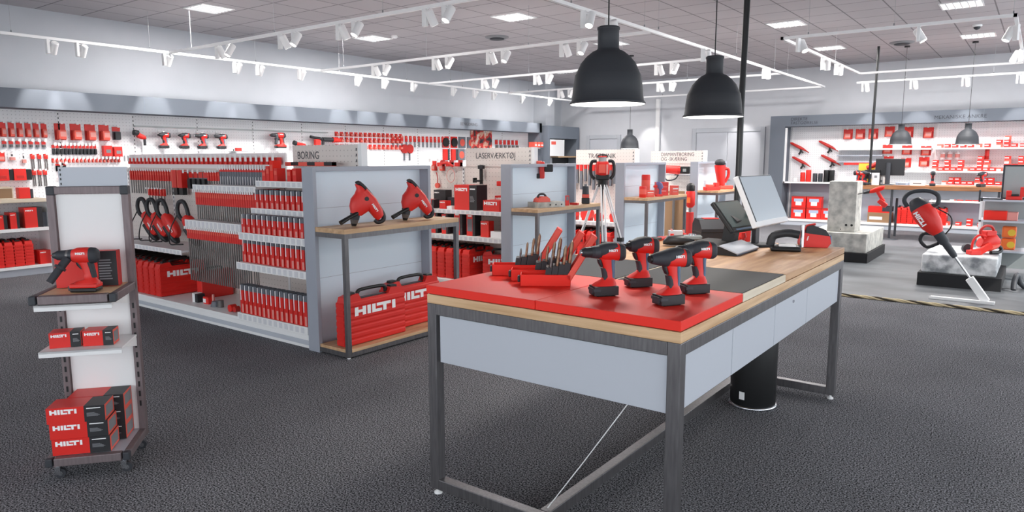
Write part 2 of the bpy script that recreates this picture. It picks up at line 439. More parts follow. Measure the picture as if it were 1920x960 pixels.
cr_lab = ['nearest crosswise white track carrying five pairs of spotlights', 'second crosswise white track from the camera, behind the nearest one',
          'third crosswise white track, passing behind the first pendant lamp', 'fourth crosswise white track, farthest back']
for k, y in enumerate((5.64, 8.43, 11.25, 14.05)):
    track(cr_lab[k], [(TX+0.02, y), (-4.12, y)], [(-10.0+2.0*j, y) for j in range(4)])
track('long white diagonal-looking track above the worktable, joining the crosswise tracks', [(-4.08, 3.0), (-4.08, 17.2)], [(-4.08, 6.5), (-4.08, 8.2), (-4.08, 10.6), (-4.08, 13.5)])
track('white angular lighting track frame at the upper right', [(-0.38, 14.92), (-0.38, 9.98), (-2.93, 9.98), (-2.93, 14.97), (1.4, 14.97)], [(-2.6, 9.98), (-1.6, 9.98), (-0.4, 9.98), (-2.93, 13.0)])
track('thin white track parallel to the back wall above the anchor shelves', [(-3.3, 16.75), (1.2, 16.75)], [(-2.4, 16.75), (-0.9, 16.75)])

def head(name, aim, off, watt, cone):
    t = thing(name, '', 'spotlight')
    aim = Vector(aim).normalized()
    MB().box(-0.032, 0.032, -0.018, 0.018, -0.215, -0.03, 'white').build('driver_box', t, 0.004)
    c = Vector((off[0], off[1], -0.13))
    MB().cyl((off[0]*0.3, off[1]*0.3, -0.05), (off[0], off[1], -0.075), 0.012, m='white', seg=8).build('bracket', t)
    a, b_ = c - aim*0.085, c + aim*0.085
    MB().cyl(tuple(a), tuple(a+aim*0.012), 0.036, 0.045, 'white', 20).cyl(tuple(a+aim*0.012), tuple(b_), 0.045, m='white', seg=20).build('housing', t)
    MB().cyl(tuple(b_-aim*0.002), tuple(b_+aim*0.001), 0.038, m='lens', seg=20).build('lens', t)
    ld = bpy.data.lights.new('lamp', 'SPOT'); ld.energy = watt; ld.spot_size = R(cone); ld.spot_blend = 0.6; ld.shadow_soft_size = 0.035; ld.color = (1, 0.95, 0.9)
    lo = bpy.data.objects.new('lamp', ld); COL.objects.link(lo); lo.parent = t
    lo.location = b_ + aim*0.01; lo.rotation_euler = aim.to_track_quat('-Z', 'Y').to_euler()
    return t
hA = head('spotlight', (0.13, 0.41, -0.85), (0.075, 0.02), SPOT_W, 60)
hB = head('spotlight', (-0.12, -0.5, -0.85), (0.075, -0.02), SPOT_W, 60)
hW = head('spotlight', (-0.62, 0.0, -0.78), (-0.02, 0.085), WASH_W, 46)
# pairs on the crosswise tracks
rows = [(5.64, (-9.2, -7.75, -6.62, -5.22, -4.75), 'nearest crosswise track'), (8.43, (-9.1, -7.7, -6.6, -5.3), 'second crosswise track'),
        (11.25, (-9.0, -7.72, -6.5, -5.22), 'third crosswise track'), (14.05, (-9.0, -7.8, -6.5), 'fourth crosswise track')]
for (y, xs, nm) in rows:
    for i, x in enumerate(xs):
        if x == -4.75: continue
        w_ = nth(i, len(xs))
        place(hA, (x-0.14, y, TZ), 0, 'white spotlight turned away, in the %s pair on the %s' % (w_, nm), 'spotlights on the crosswise tracks')
        place(hB, (x+0.14, y, TZ), 0, 'white spotlight with lit lens, in the %s pair on the %s' % (w_, nm), 'spotlights on the crosswise tracks')
ys = (4.0, 4.36, 5.55, 6.7, 7.12, 7.95, 9.25, 9.94, 10.75, 12.0, 12.75, 13.45, 14.6, 15.86)
for i, y in enumerate(ys):
    place(hW, (TX, y, TZ), 0, 'white wall-washing spotlight, %s on the track along the left wall' % nth(i, len(ys)), 'wall washers on the left track')
for (x, y, p, lb) in ((-4.08, 6.75, hB, 'white spotlight on the long track, just left of the large pendant lamp'), (-4.08, 7.28, hA, 'white spotlight on the long track, touching the large pendant in view'),
                   (-4.08, 10.1, hA, 'white spotlight on the long track between the two large pendants'), (-4.08, 12.9, hA, 'white spotlight on the long track beyond the black pole')):
    place(p, (x, y, TZ), R(25), lb, 'spotlights on the long track')
for (x, y, z, p, a, lb) in ((-2.72, 9.98, TZ, hB, 70, 'white spotlight at the corner of the angular track frame'), (-2.93, 12.2, TZ, hA, 30, 'white spotlight on the receding side of the angular track, nearer one'),
                   (-2.93, 13.1, TZ, hA, 30, 'white spotlight on the receding side of the angular track, farther one'), (-1.33, 9.98, TZ, hB, 100, 'white double-bodied spotlight midway along the near bar of the angular track'),
                   (-0.38, 10.6, TZ, hA, 140, 'large white spotlight at the upper right edge, upper of two'), (-0.38, 13.0, TZ, hA, 140, 'white spotlight at the right edge, lower of two')):
    place(p, (x, y, z), R(a), lb, 'spotlights on the angular track')
for i, x in enumerate((-3.2, -2.3, -1.4, -0.52)):
    place(hW, (x, 16.75, TZ), R(-90), 'white spotlight lighting the back shelves, %s on the rear track' % nth(i, 4), 'spotlights on the rear track')
for (x, y, lb) in ((-8.85, 17.2, 'tiny white spotlight in front of the back wall, left of the white pipe'), (-6.3, 17.2, 'tiny white spotlight in front of the back wall above the double door')):
    place(hW, (x, y, TZ), R(-90), lb, 'spotlights near the back wall')
track('thin white track in front of the back wall doors', [(-10.4, 17.2), (-4.1, 17.2)], [(-8.0, 17.2)])

# pendant lamps
def pendant(label, x, y, zr, s, group, power=8):
    t = thing('pendant_lamp', label, 'pendant lamp', (x, y, zr), 0, group)
    prof = [(0.2, 0.0), (0.203, 0.006), (0.198, 0.014), (0.192, 0.02), (0.185, 0.09), (0.176, 0.152), (0.172, 0.158), (0.166, 0.17), (0.145, 0.215), (0.115, 0.25), (0.083, 0.275), (0.062, 0.284), (0.057, 0.292), (0.056, 0.385), (0.06, 0.388), (0.06, 0.4), (0.05, 0.405), (0.0, 0.405)]
    MB().lathe([(a*s, b_*s) for a, b_ in prof], 'pendant_black', seg=40, cap=False).build('lamp_shade', t)
    ins = [(0.199, 0.001), (0.190, 0.012), (0.178, 0.06), (0.160, 0.15), (0.12, 0.21), (0.07, 0.25), (0.0, 0.258)]
    MB().lathe([(a*s, b_*s) for a, b_ in ins], 'lamp_inside', seg=40, cap=False).build('inner_shade', t)
    MB().cyl((0, 0, 0.4*s), (0, 0, HC-zr-0.03), 0.004, m='black', seg=8).build('cord', t)
    MB().lathe([(0.05, HC-zr-0.03), (0.05, HC-zr)], 'black', seg=20).build('canopy', t)
    ld = bpy.data.lights.new('lamp', 'AREA'); ld.shape = 'DISK'; ld.size = 0.3*s; ld.energy = power; ld.color = (1, 0.95, 0.88)
    lo = bpy.data.objects.new('lamp', ld); COL.objects.link(lo); lo.parent = t; lo.location = (0, 0, 0.01)
pendant('large matt black pendant lamp hanging nearest, over the red worktop end', -1.90, 3.40, 1.885, 1.0, 'black pendants over the worktable')
pendant('second large black pendant lamp, over the till end of the worktable', -1.83, 4.74, 1.875, 1.0, 'black pendants over the worktable')
pendant('small distant black pendant lamp above the wood-tool sign', -7.1, 13.7, 1.80, 1.0, 'distant black pendants', 5)
pendant('distant black pendant lamp over the rear counter monitor', -2.285, 15.86, 1.85, 1.0, 'distant black pendants', 5)
pendant('distant black pendant lamp over the counter, in front of the anchor shelves', -1.187, 16.05, 1.84, 1.0, 'distant black pendants', 5)
# service poles carrying cables from the ceiling
t = thing('cable_pole', 'black cable pole from the ceiling down to the till end of the worktable', 'cable pole', (-1.9, 5.5, 1.02), 0)
MB().tube([(0, -0.02, 0), (0.0, 0.0, 0.5), (0.0, 0.0, 0.97), (-0.0, 0.03, 1.6), (0.0, 0.06, HC-1.02)], 0.024, 'black', 10).build('sleeve', t)
MB().lathe([(0.035, 0), (0.035, 0.03), (0.024, 0.05)], 'black', seg=16).build('collar', t)
t = thing('cable_pole', 'thin black cable pole from the ceiling down to the distant rear counter', 'cable pole', (-2.75, 15.6, 1.06), 0)
MB().tube([(0, 0, 0), (0, 0, 1.3), (0.01, 0, HC-1.06)], 0.024, 'black', 8).build('sleeve', t)
MB().lathe([(0.04, 0), (0.04, 0.03), (0.024, 0.05)], 'black', seg=12).build('collar', t)

# ------------------------------------------------------------------ main worktable
X0, X1, Y0, Y1 = -2.24, -0.99, 2.335, 4.94
WB, WT, ST = 0.937, 0.982, 1.02
t = thing('display_table', 'long steel-framed shop worktable with wooden top and pale drawers', 'table', ((X0+X1)/2, (Y0+Y1)/2, 0))
ox, oy = (X0+X1)/2, (Y0+Y1)/2
def TB(): return MB().at((-ox, -oy, 0))
TB().box(X0, X1, Y0, Y1, WB, WT-0.003, 'wood_edge').build('lower_top', t, 0.003)
TB().box(X0, -1.612, 3.622, Y1, WT, ST, 'wood_top').build('tabletop', t, 0.003)
TB().box(-1.61, X1, 3.622, Y1, WT, ST, 'wood_top').build('tabletop', t, 0.003)
for (a, b_) in ((X0, -1.612), (-1.61, X1)):
    p = TB().box(a, b_, 2.99, 3.62, WT, ST-0.003, 'wood_pale').build('plate_carrier', t)
    TB().box(a+0.008, b_-0.008, 2.995, 3.615, ST-0.003, ST, 'tread_plate').build('tread_plate', p)
q = 0.052
for (x, y) in ((X0, Y0), (X1-q, Y0), (X0, Y1-q), (X1-q, Y1-q)):
    lg = TB().box(x, x+q, y, y+q, 0.03, WB, 'steel').build('leg', t, 0.003)
    TB().lathe([(0.02, 0), (0.02, 0.008), (0.008, 0.014), (0.007, 0.03)], 'white', (x+q/2, y+q/2, 0), 16).build('glide', lg)
TB().box(X0+q, X1-q, Y0, Y0+q, WB-q, WB, 'steel').box(X0+q, X1-q, Y1-q, Y1, WB-q, WB, 'steel').box(X0, X0+q, Y0+q, Y1-q, WB-q, WB, 'steel').box(X1-q, X1, Y0+q, Y1-q, WB-q, WB, 'steel').build('top_frame', t, 0.003)
TB().box(X0+q, X1-q, Y0, Y0+q, 0.03, 0.03+q, 'steel').build('bottom_rail', t, 0.003)
TB().box(X0+q, X1-q, Y1-q, Y1, 0.03, 0.03+q, 'steel').build('bottom_rail', t, 0.003)
TB().box(-1.64, -1.64+q, Y0+q, Y1-q, 0.03, 0.03+q, 'steel').build('stretcher', t, 0.003)
TB().box(X0+q+0.012, X1-q-0.002, Y0+0.015, Y0+0.033, 0.66, WB-q-0.004, 'laminate').build('apron', t, 0.002)
TB().box(X0+0.015, X0+0.033, Y0+q, Y1-q, 0.66, WB-q-0.004, 'laminate').box(X0+q, X1-q, Y1-0.033, Y1-0.015, 0.66, WB-q-0.004, 'laminate').build('apron', t, 0.002)
dy = (Y0+q, 2.92, 3.52, 4.12, Y1-q)
for i in range(4):
    d = TB().box(X1-0.034, X1-0.014, dy[i]+0.003, dy[i+1]-0.003, 0.67, WB-q-0.006, 'laminate').build('drawer', t, 0.002)
    if i == 2: TB().cyl((X1-0.016, 3.83, 0.845), (X1-0.008, 3.83, 0.845), 0.008, m='chrome', seg=12).build('lock', d)
TB().tube([(-1.2, Y0+0.1, 0.7), (-1.42, Y0+0.06, 0.36), (-1.615, Y0+0.08, 0.085)], 0.0025, 'white', 6).build('cable', t)
# red worktop slabs
for (a, b_, lb) in ((X0, -1.628, 'red lacquered display slab on the near left part of the worktable'), (-1.625, X1, 'red lacquered display slab on the near right corner of the worktable')):
    tag(MB().box(a, b_, Y0-0.004, 2.985, WT+0.001, ST+0.001, 'red_matte').build('display_slab', bevel=0.0025), lb, 'slab', 'red display slabs')
# waste bin
t = thing('waste_bin', 'tall black cylindrical waste bin under the worktable', 'bin', (-1.40, 4.50, 0))
MB().lathe([(0.148, 0), (0.152, 0.004), (0.152, 0.018), (0.143, 0.022)], 'chrome', seg=40).build('base_ring', t)
MB().lathe([(0.14, 0.02), (0.143, 0.03), (0.143, 0.57), (0.14, 0.58)], 'black', seg=40, cap=False).build('body', t)
MB().lathe([(0.145, 0.575), (0.147, 0.6), (0.12, 0.612), (0.0, 0.612)], 'black', seg=40).build('lid', t)
a = -0.95
MB().at((0.143*math.cos(a), 0.143*math.sin(a), 0.54), a+PI/2).box(-0.03, 0.03, -0.012, 0.012, -0.018, 0.02, 'chrome').build('latch', t, 0.003)
a = -1.75
MB().at((0.1438*math.cos(a), 0.1438*math.sin(a), 0.09), a+PI/2).box(-0.018, 0.018, -0.001, 0.001, -0.025, 0.025, 'white').build('sticker', t)
# ------------------------------------------------------------------ hand tools (nose towards -x, base at z=0)
def drill(kind='drill', hang=False):
    t = thing('cordless_drill', '', 'power tool')
    Y, Z_ = (0,1,0), (0,0,1); X_ = (1,0,0)
    # motor housing: ellipses along x
    secs = [(-0.022, 0.026, 0.030, 0.186), (-0.01, 0.031, 0.034, 0.186), (0.02, 0.033, 0.036, 0.186), (0.055, 0.033, 0.037, 0.185), (0.066, 0.031, 0.035, 0.184)]
    hs = MB().loft([oval((x, 0, z), a, b_, 2.5, 24) for x, a, b_, z in secs], 'red')
    # handle core
    hsec = [(0.000, 0.165, 0.030, 0.020), (0.006, 0.145, 0.024, 0.019), (0.012, 0.115, 0.020, 0.0175), (0.016, 0.085, 0.020, 0.017), (0.012, 0.068, 0.030, 0.021), (0.0, 0.052, 0.048, 0.031), (-0.004, 0.044, 0.053, 0.034)]
    hs.loft([oval((x, 0, z), a, b_, 2.8, 20, X_, Y) for x, z, a, b_ in hsec], 'red')
    hs.build('housing', t)
    MB().loft([oval((x, 0, z), a, b_, 2.5, 24) for x, a, b_, z in [(0.055, 0.034, 0.038, 0.185), (0.072, 0.034, 0.037, 0.184), (0.083, 0.028, 0.031, 0.183), (0.088, 0.016, 0.018, 0.183)]], 'rubber').build('end_cap', t)
    # rubber grip: front and back strips of the handle
    g = MB()
    g.loft([oval((x, 0, z), a, b_, 2.6, 16, X_, Y) for x, z, a, b_ in [(0.030, 0.158, 0.012, 0.0205), (0.030, 0.13, 0.010, 0.0195), (0.033, 0.10, 0.009, 0.018), (0.032, 0.075, 0.008, 0.018)]], 'blue_steel' if not hang else 'rubber')
    g.loft([oval((x, 0, z), a, b_, 2.6, 16, X_, Y) for x, z, a, b_ in [(-0.010, 0.118, 0.008, 0.0175), (-0.003, 0.10, 0.011, 0.0185), (0.001, 0.08, 0.011, 0.0185), (-0.006, 0.066, 0.008, 0.019)]], 'rubber')
    g.build('grip', t)
    MB().loft([oval((x, 0, z), a, b_, 2.6, 12, X_, Y) for x, z, a, b_ in [(-0.028, 0.156, 0.008, 0.012), (-0.024, 0.142, 0.009, 0.012), (-0.018, 0.128, 0.007, 0.011), (-0.016, 0.122, 0.004, 0.009)]], 'dark').build('trigger', t)
    # battery
    b = MB().box(-0.058, 0.05, -0.036, 0.036, 0.004, 0.043, 'dark').box(-0.045, 0.035, -0.03, 0.03, 0, 0.004, 'black').build('battery', t, 0.005)
    MB().box(-0.064, -0.057, -0.022, 0.022, 0.012, 0.036, 'charcoal').box(-0.062, -0.03, -0.037, 0.037, 0.022, 0.034, 'charcoal').box(0.0495, 0.0515, -0.012, 0.012, 0.016, 0.028, 'red').build('release_button', b, 0.003)
    # top cover
    MB().loft([oval((x, 0, z), a, b_, 2.4, 20) for x, a, b_, z in [(-0.03, 0.027, 0.026, 0.19), (-0.01, 0.0325, 0.032, 0.193), (0.02, 0.0335, 0.028, 0.201), (0.045, 0.028, 0.018, 0.208)]], 'rubber').build('gear_cover', t)
    if kind == 'drill':
        MB().cyl((-0.03, 0, 0.187), (-0.052, 0, 0.187), 0.029, 0.026, 'charcoal', 24).cyl((-0.052, 0, 0.187), (-0.064, 0, 0.187), 0.0255, 0.0245, 'rubber', 24).build('torque_ring', t)
        c = MB().cyl((-0.064, 0, 0.187), (-0.09, 0, 0.187), 0.0235, 0.0215, 'dark', 24).cyl((-0.09, 0, 0.187), (-0.106, 0, 0.187), 0.0215, 0.014, 'dark', 24)
        c.cyl((-0.106, 0, 0.187), (-0.112, 0, 0.187), 0.012, 0.010, 'chrome', 16).build('chuck', t)
    elif kind == 'impact':
        MB().cyl((-0.022, 0, 0.187), (-0.05, 0, 0.187), 0.031, 0.025, 'rubber', 24).cyl((-0.05, 0, 0.187), (-0.062, 0, 0.187), 0.019, 0.016, 'dark', 20).build('nose', t)
        MB().cyl((-0.062, 0, 0.187), (-0.078, 0, 0.187), 0.011, m='black', seg=6).build('bit_holder', t)
    else:
        MB().cyl((-0.02, 0, 0.187), (-0.06, 0, 0.187), 0.034, 0.026, 'rubber', 24).cyl((-0.06, 0, 0.187), (-0.09, 0, 0.187), 0.026, 0.018, 'rubber', 24).cyl((-0.09, 0, 0.187), (-0.098, 0, 0.187), 0.016, 0.014, 'black', 20).build('nose', t)
    for s in (-1, 1):
        MB().mark((0.004 if s < 0 else 0.044, s*0.0337, 0.190), (-s, 0, 0), (0, 0, 1), 0.038, 0.010).build('lettering', t)
    return t
dA, dI, dW = drill('drill'), drill('impact'), drill('wrench')
KIDS_FIX = None
def onslab(p, x, y, deg, lb): place(p, (x, y, ST+0.001), R(deg), lb, 'cordless drills on the red slab')
onslab(dA, -1.452, 2.60, 50, 'red and black cordless drill with silver-tipped chuck, leftmost on the red slab')
onslab(dI, -1.428, 2.875, 50, 'short-nosed red impact driver standing behind, beside the tread plate')
onslab(dW, -1.150, 2.585, 58, 'red impact wrench with long black conical nose, nearest the slab corner')
onslab(dA, -1.160, 2.875, 50, 'red cordless drill with silver-tipped chuck, rightmost and rear on the red slab')

# mini drill for the walls reuses the same tool
# drill bit cassettes
def cassette():
    t = thing('drill_bit_case', '', 'drill bit case')
    L, W, H = 0.20, 0.085, 0.045
    mb = MB()
    mb.box(0, L, 0, W, 0, 0.004, 'red_matte').box(0, L, 0, 0.004, 0, H, 'red_matte').box(0, L, W-0.004, W, 0, H, 'red_matte').box(0, 0.004, 0, W, 0, H, 'red_matte').box(L-0.004, L, 0, W, 0, H, 'red_matte')
    mb.build('tray', t, 0.0015)
    # opened lid leaning back to the right
    lid = MB().at((L+0.0, 0, 0.02), 0, 0, R(-58))
    lid.box(0, L*0.98, 0, W, 0, 0.005, 'red_matte').box(0, L*0.98, 0, 0.004, 0, 0.024, 'red_light').box(0, L*0.98, W-0.004, W, 0, 0.024, 'red_light').box(L*0.98-0.004, L*0.98, 0, W, 0, 0.024, 'red_matte')
    lid.build('lid', t, 0.004)
    MB().at((-0.006, W/2, 0.02)).box(-0.006, 0.005, -0.016, 0.016, -0.008, 0.016, 'dark').build('latch', t, 0.003)
    rk = MB()
    for i, (x, h) in enumerate(((0.110, 0.04), (0.135, 0.046), (0.160, 0.052), (0.182, 0.058))):
        rk.at((x, 0.008, H-0.012), 0, 0, R(8)).box(-0.0122, 0.0122, 0, W-0.016, 0, h, 'dark')
    rk.build('bit_rack', t, 0.002)
    for i in range(4):
        for j in range(7):
            x = (0.112, 0.138, 0.164, 0.187)[i] + 0.008; y = 0.013 + j*0.0102
            h = (0.018, 0.036, 0.05, 0.06)[i] + (6-j)*0.004 + random.uniform(0, 0.008)
            z0 = H-0.012+(0.04, 0.046, 0.052, 0.058)[i]-0.004
            rr = 0.0042+0.0009*i
            pts = [(x+0.13*k*h/8, y + rr*0.35*math.cos(k*1.9), z0+h*k/8.0) for k in range(9)]
            MB().tube(pts, [rr]*8+[rr*0.3], 'bronze_bit' if (i+j) % 4 else 'shaft', 6).build('drill_bit', t)
    return t
cs = cassette()
for (x, y, deg, lb) in ((-1.865, 2.555, 34, 'open red drill bit case nearest the camera, crowded with bronze bits'),
                        (-1.985, 2.645, 34, 'open red drill bit case in the middle of the three on the slab'),
                        (-2.155, 2.715, 34, 'open red drill bit case farthest left on the slab, with few dark bits')):
    place(cs, (x, y, ST+0.001), R(deg), lb, 'open drill bit cases on the slab', sc=(1.15, 1.15, 1.2))

# tool cases: upright plastic cases with a handle on top
def case(w=0.44, h=0.37, d=0.115, logo=True, ribs=7):
    t = thing('tool_case', '', 'tool case')
    b = MB()
    n = ribs; hb = h*0.84
    poly = []
    for i in range(n):
        z0 = hb*i/n; z1 = hb*(i+1)/n
        poly += [(-d/2+0.006, z0+0.004), (-d/2, z0+0.014), (-d/2, z1-0.010), (-d/2+0.006, z1-0.002)]
    back = [(-y, z) for (y, z) in poly[::-1]]
    b.prism(poly + back, 'x', -w/2, w/2, 'red')
    # sculpted top with a dip for the handle
    prof = [(-w/2+0.0, hb-0.01), (w/2, hb-0.01), (w/2-0.012, h-0.025), (w/2-0.06, h-0.012), (0.12, h-0.008), (0.10, h-0.05), (-0.10, h-0.05), (-0.12, h-0.008), (-w/2+0.06, h-0.012), (-w/2+0.012, h-0.025)]
    b.prism(prof, 'y', -d/2+0.012, d/2-0.012, 'red')
    for s in (-1, 1):  # moulded end grooves seen from the side
        for i in range(n): b.box(s*(w/2), s*(w/2+0.004), -d/2+0.016, d/2-0.016, hb*i/n+0.008, hb*(i+1)/n-0.006, 'red')
    b.build('shell', t, 0.003)
    hd = MB()
    hd.tube([(-0.105, 0, h-0.04), (-0.10, 0, h-0.008), (-0.07, 0, h+0.008), (0.07, 0, h+0.008), (0.10, 0, h-0.008), (0.105, 0, h-0.04)], 0.013, 'black', 8)
    hd.box(-0.10, 0.10, -0.022, 0.022, h-0.056, h-0.046, 'black'); hd.build('handle', t)
    for s in (-1, 1): MB().box(s*0.155-0.025, s*0.155+0.025, -0.026, 0.026, h-0.022, h+0.002, 'black').build('latch', t, 0.005)
    if logo:
        for s in (1, -1): MB().mark((-0.155*s, -s*(d/2+0.0005), h*0.56), (s, 0, 0), (0, 0, 1), 0.30, 0.062).build('lettering', t)
    return t
bigcase = case()
def carton(w, d, h, name='product_box', band=0.0, logo=0.0, top=None, main='red', bandm='dark', lines=False, photo=False):
    """printed carton: main colour, dark band on the right, block lettering top left; lettering and print stay in the one mesh"""
    m = MB(); xb = w/2 - band*w
    m.box(-w/2, xb, -d/2, d/2, 0, h, main)
    if band: m.box(xb, w/2, -d/2, d/2, 0, h, bandm)
    if photo: m.box(w/2, w/2+0.0006, -d/2+0.12*d, d/2-0.12*d, 0.15*h, 0.85*h, 'grey_label').box(w/2-0.0005, w/2+0.0003, -d/2, d/2, 0, h, 'red_light')
    if logo:
        lw = (w*(1-band))*logo; lh = lw*0.20
        m.mark((-w/2+0.06*w, -d/2-0.0004, h*0.88-lh), (1, 0, 0), (0, 0, 1), lw, lh)
    if lines:
        for k in range(5): m.box(xb+0.012, xb+0.012+band*w*(0.62-0.08*abs(k-1)), -d/2-0.0012, -d/2, h*(0.34+0.05*k), h*(0.34+0.05*k)+h*0.025, 'grey_label')
        m.box(xb+0.012, xb+band*w*0.8, -d/2-0.0012, -d/2, h*0.82, h*0.87, 'lettering')
    o = m.build(name); return o

# ------------------------------------------------------------------ display kiosk on castors
KA = R(51); KX, KY = -3.862, 1.272           # front left corner, turned to face the camera
t = thing('display_stand', 'slim grey tubular display stand on castors with three levels', 'display stand', (KX, KY, 0), KA)
W, D = 0.385, 0.385
q = 0.033
def deck(z, name, y0=0.0, x0=0.0, x1=W, th=0.042, top='laminate'):
    d = MB().box(x0+q*1.2, x1-q*1.2, y0, y0+0.04, z-th, z, 'steel_kiosk').box(x0, x0+q, y0+0.04, D-0.02, z-th, z, 'steel_kiosk').box(x1-q, x1, y0+0.04, D-0.02, z-th, z, 'steel_kiosk').build(name, t, 0.004)
    for xc in (x0, x1-q): MB().box(xc, xc+q, y0-0.001, y0+0.034, z-th-0.001, z+0.001, 'charcoal').build('corner_block', d, 0.006)
    MB().box(x0+q, x1-q, y0+0.04, D-0.03, z-0.012, z-0.003, top).build('deck_board', d)
    return d
deck(0.118, 'base_deck')
deck(0.945, 'tray_deck', -0.01, top='wood_light')
for x in (0.0, W-q): 
    p = MB().box(x, x+q, D-0.05, D, 0.075, 1.46, 'steel_kiosk')
    for k in range(11): p.box(x+q*0.35, x+q*0.65, D-0.0515, D-0.0495, 0.25+0.055*k, 0.28+0.055*k, 'black')
    p.build('post', t)
MB().box(q, W-q, D-0.05, D, 1.42, 1.46, 'steel_kiosk').build('top_bar', t, 0.003)
for x in (-0.001, W-q-0.006): MB().box(x, x+q+0.007, D-0.055, D+0.002, 1.415, 1.462, 'charcoal').build('corner_joint', t, 0.006)
MB().box(q+0.004, W-q-0.004, D-0.03, D-0.022, 0.11, 1.418, 'white').build('back_panel', t)
hdr = MB().box(0.055, W-0.005, D-0.02, D-0.012, 1.455, 1.56, 'laminate')
for k in range(4): hdr.box(0.062, 0.068, D-0.0215, D-0.0195, 1.468+0.024*k, 1.48+0.024*k, 'dark')
hdr.build('header_plate', t)
for (z, x0, x1, y0) in ((0.895, 0.01, W-0.03, 0.02), (0.655, 0.0, W-0.01, 0.05)):
    s = MB().box(x0, x1, y0, D-0.03, z-0.012, z, 'white').box(x0, x1, y0, y0+0.008, z-0.03, z, 'white').build('shelf', t, 0.002)
    for x in (x0+0.002, x1-0.006): MB().prism([(y0+0.06, z-0.012), (D-0.03, z-0.012), (D-0.03, z-0.07)], 'x', x, x+0.004, 'white').build('bracket', s)
for (x, y) in ((0.04, 0.05), (W-0.04, 0.05), (0.04, D-0.04), (W-0.04, D-0.04)):
    c = MB().at((x, y, 0)).cyl((0, 0, 0.076), (0, 0, 0.06), 0.012, m='chrome', seg=12).box(-0.012, 0.014, -0.016, -0.012, 0.02, 0.062, 'chrome').box(-0.012, 0.014, 0.012, 0.016, 0.02, 0.062, 'chrome').build('castor', t)
    MB().at((x+0.012, y, 0)).cyl((0, -0.010, 0.025), (0, 0.010, 0.025), 0.025, m='rubber', seg=20).cyl((0, -0.0115, 0.025), (0, 0.0115, 0.025), 0.012, m='chrome', seg=12).build('wheel', c)
KM = Matrix.Translation((KX, KY, 0)) @ Matrix.Rotation(KA, 4, 'Z')
def onk(x, y, z): return tuple(KM @ Vector((x, y, z)))
bx = carton(0.265, 0.15, 0.082, 'product_box', 0.36, 0.72, lines=True, photo=True)
bx2 = carton(0.14, 0.10, 0.078, 'product_box', 0.34, 0.75, lines=True, photo=True)
for i, (dx, dy) in enumerate(((0.0, 0.0), (-0.006, 0.003), (-0.014, 0.002))):
    lb = ('bottom', 'middle', 'top')[i]
    place(bx, onk(0.158+dx, 0.115+dy, 0.1195+0.0825*i), KA, 'large red and black tool carton, %s of the front stack on the display stand base' % lb, 'cartons on the display stand base', 'box')
for i in range(3):
    place(bx, onk(0.19, 0.275, 0.1195+0.0825*i), KA, 'large red tool carton behind, %s of the rear stack on the display stand base' % ('bottom', 'middle', 'top')[i], 'rear cartons on the display stand base', 'box')
place(bx2, onk(0.095, 0.17, 0.656), KA+R(6), 'small red and black carton, left of the pair on the white display stand shelf', 'small cartons on the display stand shelf', 'box')
place(bx2, onk(0.25, 0.17, 0.656), KA, 'small red and black carton, right of the pair on the white display stand shelf', 'small cartons on the display stand shelf', 'box')
# framed carton behind the hammer drill
o = MB().box(0, 0.29, 0, 0.055, 0, 0.185, 'red').box(0.195, 0.288, -0.0006, 0.0, 0.001, 0.184, 'dark')
for k in range(8): o.box(0.20, 0.20+0.06-0.004*(k % 3), -0.0016, 0, 0.035+0.014*k, 0.041+0.014*k, 'grey_label')
o.box(0.285, 0.2905, -0.0007, 0.055, 0, 0.185, 'red_dark')
o = o.build('product_box'); o.location = onk(0.05, 0.22, 0.946); o.rotation_euler = (0, 0, KA+R(2))
tag(o, 'upright red tool carton with black band standing behind the hammer drill', 'box')
